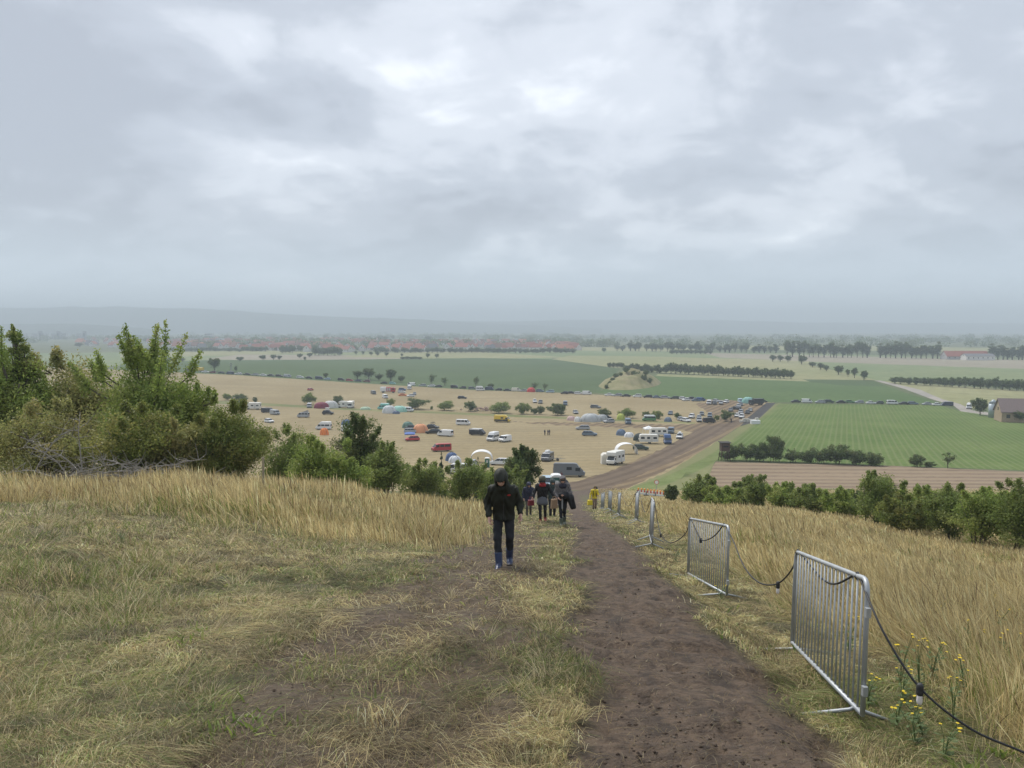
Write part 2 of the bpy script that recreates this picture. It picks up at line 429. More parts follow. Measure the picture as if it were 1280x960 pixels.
    c = np.where((rng.random(n) < dry * .6 + .4)[:, None], STRAW[rng.integers(0, 5, n)], GREEN[rng.integers(0, 5, n)]) * rng.uniform(.6, 1.3, (n, 1))
    common = rng.uniform(0, 2 * PI, m)[k]
    blades('grass_tussocks', x, y, rng.uniform(.08, .26, n) * big * (1 + .6 * ss(-2.5, -6, x)), np.maximum(.0032, y * .0006) * rng.uniform(.7, 1.3, n), np.clip(rng.normal(.84, .14, n), .1, .985), np.where(rng.random(n) < .5, a, common + rng.normal(0, .6, n)), c)
    # broad-leaved weeds
    x, y = wedge(60000, 3.2, 30, -.95, .75, .05)
    cl = ss(.62, .85, vn(x, y, .55, 61))
    x, y = pick(x, y, cl * (1 - pathmask(x, y))**4 * (1 - .7 * wornmask(x, y)) * (1 - tallL(x, y))); n = len(x)
    c = GREEN[rng.integers(0, 5, n)] * rng.uniform(.8, 1.5, (n, 1))
    blades('weeds', x, y, rng.uniform(.03, .13, n), rng.uniform(.012, .03, n), np.clip(rng.normal(.7, .2, n), .1, .97), rng.uniform(0, 2 * PI, n), c)
    # straw and twigs pressed into the mud
    x, y = wedge(15000, 3.0, 40, -.3, .6, .05)
    x, y = pick(x, y, np.clip(pathmask(x, y), 0, 1)); n = len(x)
    c = colours(n, [(.75, BROWN * .75), (1., STRAW * .4)])
    blades('straw_litter', x, y, rng.uniform(.03, .16, n), np.maximum(.003, y * .0006), rng.uniform(.9, .998, n), rng.uniform(0, 2 * PI, n), c, flat=rng.uniform(.012, .022, n))
    x, y = wedge(150000, 3.0, 30, -.95, .5, .05)
    x, y = pick(x, y, wornmask(x, y) * .5 + .02); n = len(x)
    c = colours(n, [(.7, BROWN * .8), (.05, GREEN * .8), (1., STRAW * .75)])
    blades('trodden_straw', x, y, rng.uniform(.03, .2, n), np.maximum(.0028, y * .0006), rng.uniform(.9, .998, n), rng.uniform(0, 2 * PI, n), c, flat=rng.uniform(.008, .03, n))
    # clods and pebbles on the trodden soil
    x, y = wedge(16000, 3.0, 40, -.6, .6, .1); x, y = pick(x, y, np.clip(pathmask(x, y) + .5 * wornmask(x, y), 0, 1) * ss(.35, .75, vn(x, y, .5, 91))); n = len(x)
    r = rng.uniform(.004, .020, n)**1.0 * rng.uniform(.5, 1, n); z = H(x, y, True)
    D_ = np.array([[1, 0, 0], [0, 1, 0], [-1, 0, 0], [0, -1, 0], [0, 0, .7], [0, 0, -.7]])
    V = np.stack([x, y, z + r * .2], -1)[:, None] + D_[None] * r[:, None, None] * rng.uniform(.6, 1.5, (n, 6, 1))
    T = (np.arange(n)[:, None, None] * 6 + np.array([[0, 1, 4], [1, 2, 4], [2, 3, 4], [3, 0, 4], [1, 0, 5], [2, 1, 5], [3, 2, 5], [0, 3, 5]])[None]).reshape(-1, 3)
    c = np.array([[.075, .054, .04], [.11, .082, .06], [.05, .036, .027], [.15, .125, .10]])[rng.integers(0, 4, n)]
    tag(fastmesh('soil_clods', V.reshape(-1, 3), [], T, np.repeat(c[:, None], 6, 1).reshape(-1, 3), GM2), kind='stuff')

# ------------------------------------------------------------------ fields of the plain (one triangulated sheet, cut along field borders)
def build_fields():
    S = {}
    mats = {
     'plain': fieldmat('meadow plain', (.10, .125, .06), (.15, .16, .085), 20, big=260, fine=12),
     'pale_field': fieldmat('pale mown field', (.24, .25, .12), (.29, .28, .15), 30, big=150, fine=10),
     'grey_field': fieldmat('bare grey field', (.27, .24, .18), (.31, .28, .21), 80, big=150, fine=10),
     'light_field': fieldmat('light green field', (.16, .21, .10), (.21, .24, .12), 60, big=120, fine=8),
     'beet_field': fieldmat('beet field', (.065, .10, .042), (.085, .122, .05), 75, 9, (.09, .13, .055), .5, big=60, fine=3),
     'green_field': fieldmat('green crop field', (.08, .13, .045), (.10, .15, .055), 70, big=80, fine=4, streak=.6),
     'corn_field': fieldmat('row crop field', (.09, .145, .036), (.13, .18, .055), 23.5, 1.55, (.20, .215, .10), .42, big=22, fine=1.3, streak=1.2, sharp=(.55, .95)),
     'ploughed_field': fieldmat('ploughed strip', (.19, .14, .10), (.24, .18, .125), 94, 7, (.31, .25, .165), .5, big=30, fine=1.5, streak=1.2),
     'stubble_field': fieldmat('straw stubble', (.270, .215, .120), (.345, .282, .168), 82, 6, (.22, .178, .10), .35, big=45, fine=1.6, streak=1.6),
     'field_strip': fieldmat('rough grass strip', (.24, .23, .11), (.15, .17, .07), 88, big=12, fine=1.5),
     'grass_verge': fieldmat('grass verge', (.125, .165, .055), (.175, .205, .08), 24, 7.5, (.22, .20, .11), .5, big=18, fine=1.2, streak=.8),
     'mud_track': fieldmat('mud track', (.13, .098, .072), (.20, .152, .108), 24, 3.2, (.07, .052, .04), .42, big=5, fine=1.1, streak=2.0, sharp=(.4, .8)),
     'worn_ground': fieldmat('worn stubble', (.20, .145, .09), (.27, .205, .125), 26, 3, (.10, .075, .055), .6, big=8, fine=1.2, streak=1.8),
     'asphalt_road': fieldmat('asphalt', (.062, .06, .058), (.075, .072, .07), 24, big=10, fine=1),
     'farm_lane': fieldmat('farm lane', (.30, .28, .25), (.36, .33, .29), 30, big=20, fine=3),
    }
    polys = [  # later ones win
     ('light_field', [(-500, 447), (190, 440), (420, 440), (600, 441), (690, 444), (690, 449), (420, 449), (200, 456), (-500, 470)]),
     ('pale_field', [(150, 441), (330, 438), (420, 441), (300, 444), (150, 447)]),
     ('grey_field', [(255, 449), (300, 443), (440, 444), (520, 448), (420, 451), (300, 450)]),
     ('pale_field', [(425, 446), (480, 441), (700, 437), (760, 439), (700, 447), (560, 449)]),
     ('light_field', [(600, 440), (700, 437.5), (1000, 441.5), (1290, 449), (2000, 470), (2000, 484), (1280, 468), (1000, 455), (700, 446)]),
     ('pale_field', [(690, 449), (712, 444.5), (830, 446), (1010, 451), (1020, 460), (770, 460)]),
     ('pale_field', [(716, 434), (860, 435), (880, 440), (716, 438)]),
     ('grey_field', [(880, 441), (1000, 444), (1290, 450), (2000, 470), (2000, 482), (1290, 461.5), (1040, 453), (900, 447)]),
     ('pale_field', [(900, 432), (1090, 432), (1290, 436), (1290, 440), (900, 437)]),
     ('light_field', [(1030, 454), (1290, 462), (2000, 482), (2000, 498), (1290, 478), (1100, 477), (1040, 462)]),
     ('pale_field', [(1100, 476), (1290, 489), (2000, 540), (2000, 560), (1290, 505), (1215, 512), (1130, 486)]),
     ('pale_field', [(985, 451), (1030, 460), (1095, 475), (1000, 474), (830, 466), (770, 459)]),
     ('beet_field', [(150, 455), (260, 450), (420, 449.5), (600, 447.5), (690, 449), (775, 461), (758, 478), (748, 491), (700, 490.5), (600, 488), (450, 479), (290, 468.5), (150, 463)]),
     ('green_field', [(745, 491), (762, 484), (800, 475), (822, 469), (1000, 475), (1090, 476), (1130, 490), (1175, 504.5), (960, 502.5), (860, 497.5)]),
     ('beet_field', [(1000, 474.5), (1090, 475.5), (1110, 483), (1050, 481.5), (1015, 478)]),
     ('pale_field', [(822, 467.5), (1000, 473), (1012, 477), (820, 470)]),
     ('farm_lane', [(1093, 475.5), (1100, 475.5), (1150, 487), (1178, 499), (1200, 505), (1216, 513), (1290, 523), (1290, 526), (1205, 517), (1192, 507), (1165, 499), (1130, 486)]),
     ('corn_field', [(968, 504.5), (1175, 506.5), (1200, 514), (1290, 527), (2000, 600), (2000, 625), (1290, 588), (1110, 582), (880, 575), (905, 552), (935, 530)]),
     ('stubble_field', [(-700, 440), (120, 461), (290, 468.5), (450, 479), (600, 488), (700, 491), (860, 498.5), (968, 503), (950, 512), (925, 530), (870, 575), (838, 615), (820, 616), (640, 616), (300, 616), (-900, 616)]),
     ('field_strip', [(-300, 490), (240, 499), (350, 505), (430, 510), (540, 514), (720, 522), (870, 528), (868, 530), (720, 524.5), (540, 516.8), (430, 512.5), (350, 508), (240, 503.5), (-300, 495)]),
     ('worn_ground', [(640, 527), (720, 528.5), (860, 531), (905, 527), (925, 520), (905, 545), (880, 540), (800, 535), (700, 532)]),
     ('worn_ground', [(690, 611), (760, 590), (830, 560), (880, 533), (900, 526), (870, 505), (900, 500), (955, 503), (950, 513), (925, 533), (880, 562), (838, 585), (800, 603), (775, 616), (690, 617)]),
     ('ploughed_field', [(895, 577), (1105, 582), (1290, 590), (2000, 622), (2000, 660), (1290, 614), (1000, 610), (880, 612), (878, 598)]),
     ('grass_verge', [(770, 616), (835, 590), (880, 562), (915, 540), (948, 514), (960, 503.5), (985, 504.5), (950, 527), (912, 556), (893, 578), (885, 598), (880, 616)]),
     ('mud_track', [(660, 617), (700, 606), (720, 602), (760, 591), (812, 570), (850, 549), (882, 533), (910, 528), (938, 522), (915, 534), (880, 553), (830, 580), (775, 604), (752, 617)]),
     ('asphalt_road', [(958, 503.5), (970, 503.5), (945, 527), (925, 533), (935, 522)]),
    ]
    V = []; faces = []
    def P(px, py):
        p = at(px, py)
        if p.y < 119: # keep clear of the near slope
            d = ray(px, py); p = Vector((d[0] / d[1] * 115, 115, 0))
        return (p.x, p.y)
    ow = [(-160, 113), (160, 113), (9500, 9000), (-9500, 9000)]
    V += ow; cons = [(0, 1), (1, 2), (2, 3), (3, 0)]; loops = []
    for nm, pl in polys:
        f = []
        for i in range(len(pl)):
            a, b = pl[i], pl[(i + 1) % len(pl)]
            n = max(1, int(math.hypot(b[0] - a[0], b[1] - a[1]) / (5 if nm in ('mud_track', 'worn_ground', 'grass_verge') else 14)))
            for k in range(n):
                t = k / n; q = P(a[0] + (b[0] - a[0]) * t, a[1] + (b[1] - a[1]) * t + (random.uniform(-.12, .12) * (9 if nm in ('mud_track', 'worn_ground', 'grass_verge') else 1) if k else 0))
                if f and math.hypot(V[f[-1]][0] - q[0], V[f[-1]][1] - q[1]) < .3: continue
                f.append(len(V)); V.append(q)
        loops.append((nm, np.array([V[i] for i in f]))); cons += [(f[i], f[(i + 1) % len(f)]) for i in range(len(f))]
    y = 116.
    while y < 8900:
        hw = 45 + y * 1.0; nx = 64 if y < 1200 else 30
        for k in range(nx):
            V.append(((k / (nx - 1) * 2 - 1) * hw * .985 + random.uniform(-.3, .3), y + random.uniform(-.2, .2)))
        y *= 1.028 if y < 700 else 1.09
    r = geometry.delaunay_2d_cdt([Vector(v) for v in V], cons, [], 0, 1e-4)
    vs, fs = r[0], r[2]
    pts = np.array([(v.x, v.y) for v in vs]); z = H(pts[:, 0], pts[:, 1]); T = np.array(fs)
    cen = pts[T].mean(1); own = np.zeros(len(T), int)
    for k, (nm, pl) in enumerate(loops):
        a = pl; b = np.roll(pl, -1, 0); ins = np.zeros(len(cen), bool)
        for (x0, y0), (x1, y1) in zip(a, b):
            if y0 == y1: continue
            c = ((cen[:, 1] > y0) != (cen[:, 1] > y1)) & (cen[:, 0] < (x1 - x0) * (cen[:, 1] - y0) / (y1 - y0) + x0); ins ^= c
        own[ins] = k + 1
    groups = {}
    for f, k in zip(fs, own): groups.setdefault('plain' if k == 0 else loops[k - 1][0], []).append(f)
    for nm, fl in groups.items():
        idx = {}; VV = []; FF = []
        for f in fl:
            g = []
            for i in f:
                if i not in idx: idx[i] = len(VV); VV.append((pts[i, 0], pts[i, 1], z[i]))
                g.append(idx[i])
            FF.append(g)
        o = raw(nm, VV, FF, mats[nm], True); tag(o, kind='structure')
    # distant ridges
    hm = fieldmat('wooded hills', (.05, .07, .045), (.08, .10, .06), 10, big=500, fine=60)
    def ridge(D, prof, depth, seed):
        V = []; xs = np.arange(prof[0][0], prof[-1][0] + 1, 12.); n = len(xs)
        top = np.interp(xs, [p[0] for p in prof], [p[1] for p in prof]); rows = [0, .25, .5, .75, 1., 1.4, 1.9]
        for r_ in rows:
            for i, px in enumerate(xs):
                t = math.sin(min(r_, 1) * PI / 2) if r_ <= 1 else math.cos((r_ - 1) / .9 * PI / 2)
                dd = D + (r_ - 1) * depth
                zt = (410 - top[i]) / F * D
                zz = -38.5 + (zt + 38.5) * t * (1 + .05 * (vn(px, r_ * 50, 30, seed) - .5)) + (vn(px, r_ * 100, 9, seed + 1) - .5) * 3 * t
                V.append(((px - 640) / F * dd, dd, zz))
        Fc = [(r_ * n + i, r_ * n + i + 1, (r_ + 1) * n + i + 1, (r_ + 1) * n + i) for r_ in range(len(rows) - 1) for i in range(n - 1)]
        o = raw('hills', V, Fc, hm, True); tag(o, kind='structure')
    ridge(6300, [(-700, 392), (-200, 388), (0, 385), (150, 383.5), (260, 386), (330, 391), (400, 395), (520, 399), (600, 404), (700, 408), (760, 411)], 900, 5)
    ridge(4200, [(-700, 408), (-100, 406), (30, 405), (90, 404), (150, 408), (220, 413)], 300, 9)
    ridge(7600, [(350, 407), (420, 400), (560, 401), (640, 402), (700, 400), (900, 400), (1000, 403), (1280, 404), (1500, 401), (2000, 398)], 900, 11)
# ------------------------------------------------------------------ foliage
LM = leafmat('leaves', .5, .52)
BARK = mat('bark', (.10, .085, .065), .9, .3, 14, bump=.5)
GREYWOOD = mat('weathered twigs', (.26, .24, .21), .9, .25, 20)
def leafcloud(C, R, n, size, cols, rs, up=.0, shell=.6):
    """leaves scattered in clusters: C centres, R radii"""
    k = rs.integers(0, len(C), n) if len(C) else 0
    wts = R.prod(1)**.62; k = rs.choice(len(C), n, p=wts / wts.sum())
    d = rs.normal(0, 1, (n, 3)); d /= np.linalg.norm(d, axis=1)[:, None] + 1e-9
    rad = rs.random(n)**(1 - shell) if False else (shell + (1 - shell) * rs.random(n)) * rs.uniform(.75, 1.08, n)
    P = C[k] + d * R[k] * rad[:, None]
    a = rs.normal(0, 1, (n, 3)); a /= np.linalg.norm(a, axis=1)[:, None]
    b = np.cross(a, d + rs.normal(0, .5, (n, 3))); b /= np.linalg.norm(b, axis=1)[:, None] + 1e-9
    s = size * rs.uniform(.55, 1.3, n)[:, None]
    V = np.stack([P - a * s * .6, P + b * s * .32, P + a * s * .6, P - b * s * .32], 1)
    cols = np.asarray(cols); cc = cols[rs.integers(0, len(cols), len(C))]      # each clump its own tint
    c = cc[k] * .6 + cols[rs.integers(0, len(cols), n)] * .4
    c = c * rs.uniform(.75, 1.25, (n, 1))
    Q = np.arange(n * 4).reshape(-1, 4)
    return V.reshape(-1, 3), Q, np.repeat(c[:, None], 4, 1).reshape(-1, 3)
PAL = {
 'dark': [(0.072, 0.113, 0.041), (0.090, 0.135, 0.046), (0.104, 0.149, 0.057), (0.116, 0.135, 0.057)],
 'mid': [(0.145, 0.200, 0.057), (0.167, 0.221, 0.068), (0.119, 0.172, 0.051), (0.203, 0.235, 0.084)],
 'fresh': [(0.181, 0.255, 0.061), (0.217, 0.283, 0.074), (0.145, 0.214, 0.057), (0.246, 0.283, 0.095)],
 'yellow': [(.19, .235, .055), (.24, .27, .07), (.16, .215, .058), (.20, .215, .06), (.33, .30, .10)],
 'olive': [(0.217, 0.228, 0.088), (0.275, 0.269, 0.115), (0.181, 0.193, 0.074), (0.304, 0.255, 0.115)],
 'blue': [(0.087, 0.124, 0.068), (0.102, 0.145, 0.088), (0.116, 0.166, 0.101)],
}
for _k in ('mid', 'fresh', 'dark'): PAL[_k] = [(a * 1.38, b * 1.3, c * 1.2) for a, b, c in PAL[_k]]
PAL['olive'] = [(a * 1.25, b * 1.25, c * 1.1) for a, b, c in PAL['olive']]
def plant(name, h, w, n, size, pal, seed, kind='bush', trunkh=.15, shoots=6, parent_loc=(0, 0, 0), nclump=30, bark=None, sl=1.):
    """thing with trunk (stems) and crown; local origin at ground"""
    rs = np.random.default_rng(seed); root = empty(name, parent_loc)
    C = []; R = []; tb = MB(); bark = bark or BARK
    r = w / 2
    if kind == 'tree': zc, rz_ = h * .62, h * .38
    elif kind == 'poplar': zc, rz_ = h * .56, h * .44
    else: zc, rz_ = h * .52, h * .50
    if kind == 'conifer':
        for i in range(nclump):
            t = (i + .5) / nclump; z = h * (.06 + .92 * t); rr = r * (1 - t)**.85
            m_ = max(1, int(6 * (1 - t) + 1))
            for q in range(m_):
                a = rs.uniform(0, 2 * PI); C.append((math.cos(a) * rr * .6, math.sin(a) * rr * .6, z + rs.normal(0, h * .015))); R.append((rr * .48 + .05, rr * .48 + .05, h * .045))
        tb.tube([(0, 0, -.2), (0, 0, h * .5), (0, 0, h * .97)], [h * .018, h * .012, h * .003], 6)
    else:
        lobes = [(math.cos(a) * r * .35, math.sin(a) * r * .35, rs.uniform(-.25, .35) * rz_) for a in np.linspace(0, 2 * PI, 5, endpoint=False) + rs.uniform(0, 1)]
        for i in range(nclump):
            d = rs.normal(0, 1, 3); d /= np.linalg.norm(d); q = rs.uniform(.35, .9)
            x, y, z = d[0] * r * q, d[1] * r * q, d[2] * rz_ * q
            if kind == 'bush' and z < 0: x *= 1.15; y *= 1.15
            lb = lobes[i % 5]; x = x * .8 + lb[0] * .5; y = y * .8 + lb[1] * .5; z = z * .85 + lb[2] * .4
            z = zc + z; z = max(z, h * (.14 if kind == 'bush' else .24 if kind == 'tree' else .14))
            cr = rs.uniform(.24, .44) * min(r, rz_ * 1.1)
            C.append((x, y, min(z, h - cr * .7))); R.append((cr * rs.uniform(.9, 1.4), cr * rs.uniform(.9, 1.4), cr * rs.uniform(.6, 1.0)))
        zt = max(c[2] + q[2] * .9 for c, q in zip(C, R)); rt = max(math.hypot(c[0], c[1]) + q[0] * .8 for c, q in zip(C, R)); kz, kr = h * .97 / zt, r * 1.04 / rt
        C = [(c[0] * kr, c[1] * kr, c[2] * kz) for c in C]; R = [(q[0] * kr, q[1] * kr, q[2] * kz) for q in R]
        nst = 1 if kind in ('tree', 'poplar') else 5
        for s in range(nst):
            bx, by = (0, 0) if nst == 1 else (rs.normal(0, w * .07), rs.normal(0, w * .07))
            tx, ty = rs.normal(0, r * .2), rs.normal(0, r * .2)
            rr0 = h * (.028 if nst == 1 else .012)
            tb.tube([(bx, by, -.3), (bx + tx * .3, by + ty * .3, h * .35), (bx + tx, by + ty, h * .75)], [rr0, rr0 * .7, rr0 * .25], 6)
        for i in range(0, len(C), 2):
            c = C[i]; s0 = (c[0] * .15, c[1] * .15, max(h * .1, c[2] * .55 - r * .1)); m_ = (c[0] * .55, c[1] * .55, c[2] * .85)
            tb.tube([s0, m_, c], [h * .009, h * .006, h * .002], 4, False)
        C.append((0, 0, h * .5)); R.append((r * .78, r * .78, h * .42)) if kind != 'poplar' else R.append((r * .7, r * .7, h * .4))
        for s in range(shoots):
            a = rs.uniform(0, 2 * PI); q = rs.uniform(.1, .8) * r; x0, y0 = math.cos(a) * q, math.sin(a) * q
            L_ = rs.uniform(.06, .15) * h * sl; z0 = zc + rz_ * math.sqrt(max(0, 1 - (q / r)**2)) * .8
            dx, dy = rs.normal(0, .25, 2) * L_ + np.array([x0, y0]) * .15
            for t in np.linspace(0, 1, 6):
                C.append((x0 + dx * t, y0 + dy * t, z0 + L_ * t)); v = r * .075 * (1.5 - t) + size * .5; R.append((v, v, v * 1.4))
            tb.tube([(x0 * .6, y0 * .6, z0 - L_ * .6), (x0, y0, z0), (x0 + dx, y0 + dy, z0 + L_)], [h * .006, h * .004, h * .0015], 4, False)
    V, Q, c = leafcloud(np.array(C), np.array(R), n, size, PAL[pal] if isinstance(pal, str) else pal, rs, shell=.25)
    fastmesh('crown', V, Q, [], c, LM, root)
    tb.obj('trunk', bark, root, True)
    return root
def foreground_plants():
    def pl(px, top, D, wpx, pal, seed, label, cat='bush', nm='bush', kind='bush', n=None, shoots=6, size=None, nclump=60, extra=0., sl=.6):
        g = gx(px, D); ztop = (410 - top) / F * D * 1.0 - 0
        h = ztop - g.z + extra; w = wpx / F * D * (1.35 if px > 700 else 1.12)
        size = size or max(.075, D * .0027); n = n or 12000
        n = int(n * (2.2 if px < 300 else 1.6)); size *= 1.15 if px < 260 else .92
        r = plant(nm, h, w, n, size, pal, seed, kind, shoots=shoots, nclump=nclump, sl=sl); r.location = g; r.rotation_euler.z = seed
        return tag(r, label, cat, 'bushes along the left edge of the slope' if px < 640 else 'bushes along the foot of the right meadow')
    pl(-60, 400, 40, 190, 'mid', 1, 'big green tree cut off by the left edge of the picture', 'tree', 'broadleaf_tree', n=30000)
    pl(15, 428, 36, 130, 'fresh', 2, 'bright green bush at the left picture edge with one tall shoot', shoots=5, n=16000, sl=1.4)
    pl(22, 405, 36.5, 34, 'mid', 31, 'slim upright sapling poking above the leftmost bushes', 'sapling', 'sapling', 'poplar', n=4000, shoots=3)
    pl(88, 436, 38, 165, 'olive', 3, 'olive green bush between the leftmost bush and the tree with long shoots', n=20000)
    pl(178, 430, 36, 150, 'fresh', 4, 'tallest tree on the left with long leafy shoots standing against the sky', 'tree', 'broadleaf_tree', n=26000, shoots=16, extra=-.3, sl=1.9)
    pl(232, 474, 38, 84, 'fresh', 32, 'green bush on the right flank of the tall tree with shoots', n=7000, shoots=10)
    pl(60, 500, 31, 170, 'olive', 5, 'thin olive bush tangled with bare grey branches at the far left', n=9000, shoots=4)
    pl(170, 500, 30, 130, 'yellow', 6, 'yellowish green bush in front of the tallest left tree', n=14000, shoots=5)
    pl(222, 520, 30, 90, 'olive', 33, 'low olive bush between dead branches and the round yellow-green bush', n=6000, shoots=4)
    pl(284, 500, 31, 126, 'yellow', 7, 'large round yellow-green bush behind the dry grass', n=24000, shoots=4, nclump=46)
    pl(360, 530, 42, 84, 'mid', 8, 'dull green bush just right of the round yellow-green bush', n=9000)
    pl(398, 545, 39, 100, 'fresh', 9, 'light green spreading bush with its top under the orange tent', n=14000)
    pl(447, 514, 47, 84, 'dark', 10, 'tall dark green bush reaching up to the white vans in the field', n=15000, shoots=8)
    pl(480, 553, 44, 70, 'mid', 34, 'green bush on the right flank of the tall dark bush', n=8000)
    pl(432, 575, 38, 80, 'fresh', 35, 'low fresh green bush at the foot of the tall dark bush', n=9000)
    pl(527, 576, 52, 70, 'mid', 11, 'low green bush left of the small spruce', n=8000)
    pl(582, 575, 50, 64, 'mid', 12, 'bush below the white arched tent, left of the hooded person', n=8000)
    pl(612, 586, 56, 40, 'fresh', 36, 'small bush directly behind the left shoulder of the hooded person', n=5000)
    pl(640, 583, 60, 42, 'mid', 37, 'low bush at the foot of the pine', n=5000)
    pl(551, 563, 58, 16, 'blue', 13, 'small dark spruce standing above the low bushes', 'conifer', 'spruce', 'conifer', n=3000, size=.12, nclump=16)
    pl(597, 571, 60, 15, 'blue', 14, 'tiny spruce in front of the white arched tent', 'conifer', 'spruce', 'conifer', n=2500, size=.12, nclump=14)
    pl(654, 559, 66, 46, 'dark', 15, 'bushy dark pine behind the hooded person', 'conifer', 'pine', 'tree', n=11000, size=.19, shoots=10)
    R_ = [(842, 609, 78, 14, 'dark', 'small dark bush beside the red and white road barrier'), (878, 595, 66, 40, 'mid', 'leftmost large bush of the right hedge, its top in front of the green verge'),
     (906, 612, 62, 42, 'fresh', 'light green low bush second in the right hedge'), (930, 606, 66, 36, 'mid', 'green bush left of the pointed one in the right hedge'), (951, 594, 60, 32, 'mid', 'pointed bush of the right hedge above the second barrier'),
     (985, 607, 56, 48, 'fresh', 'wide low bush right of the pointed one'), (1018, 608, 54, 44, 'mid', 'bushy dark-stemmed shrub near the middle of the right hedge'), (1053, 612, 52, 46, 'fresh', 'low bush in the gap left of the tallest right bush'),
     (1104, 590, 46, 56, 'mid', 'tallest bush of the right hedge with a pointed crown'), (1135, 622, 41, 58, 'yellow', 'yellow-green low bush in front of the tallest right bush'), (1160, 610, 45, 60, 'fresh', 'rounded bush right of the tallest right bush'),
     (1197, 606, 40, 60, 'mid', 'big green bush in the right part of the hedge with long shoots'), (1240, 610, 37, 66, 'fresh', 'dense bush near the right picture edge'), (1285, 598, 35, 60, 'mid', 'tall bush cut off by the right picture edge'),
     (1345, 604, 34, 80, 'mid', 'bush just beyond the right picture edge'), (1075, 618, 58, 50, 'dark', 'dark low bush behind the tallest right bush')]
    for i, (px, top, D, w, pal, lb) in enumerate(R_):
        pl(px, top, D, w, pal, 50 + i, lb, n=int(90 * w + 1500) if w < 50 else 11000, shoots=7)
    # dead branches
    rs = np.random.default_rng(5)
    for j, (px, D, hh, lb) in enumerate([(48, 25, 2.9, 'bare grey branches arching over the dry grass at the far left'), (110, 26, 2.6, 'tangle of dead grey branches right of the arching ones'), (180, 26.5, 2.2, 'low dead branches under the yellowish bush')]):
        root = empty('dead_bush', gx(px, D)); tag(root, lb, 'dead bush')
        for s in range(7):
            b = MB(); a = rs.uniform(-.5, PI + .5) if s else .3; ln = rs.uniform(.6, 1.) * hh
            p = Vector((rs.normal(0, .3), rs.normal(0, .3), -.1)); d = Vector((math.cos(a) * .8, rs.normal(0, .3), 1.0)).normalized(); pts = [p.copy()]
            for k in range(9):
                d = (d + Vector((math.cos(a) * .16, rs.normal(0, .12), -.13 + rs.normal(0, .12)))).normalized(); p = p + d * ln / 6; pts.append(p.copy())
            b.tube(pts, [.035 * (1 - .09 * k) for k in range(len(pts))], 5)
            for k in range(2, len(pts) - 1):
                for q in range(3):
                    e = Vector((rs.normal(0, 1), rs.normal(0, .6), rs.uniform(-.2, 1))).normalized(); l2 = rs.uniform(.25, .8)
                    m1 = pts[k] + e * l2 * .5; m2 = m1 + (e + Vector((rs.normal(0, .4), rs.normal(0, .4), rs.normal(0, .4)))).normalized() * l2 * .5
                    b.tube([pts[k], m1, m2], [.013, .008, .004], 4, False)
            b.obj('branch', GREYWOOD, root, True)
    # wooden stake
    g = gx(325, 22); b = MB(); b.tube([(0, 0, -.2), (.02, 0, 1.3)], [.04, .035], 7); o = b.obj('wooden_stake', mat('old stake', (.3, .26, .18), .9)); o.location = g
    tag(o, 'thin weathered wooden stake in the dry grass below the round yellow-green bush', 'post')
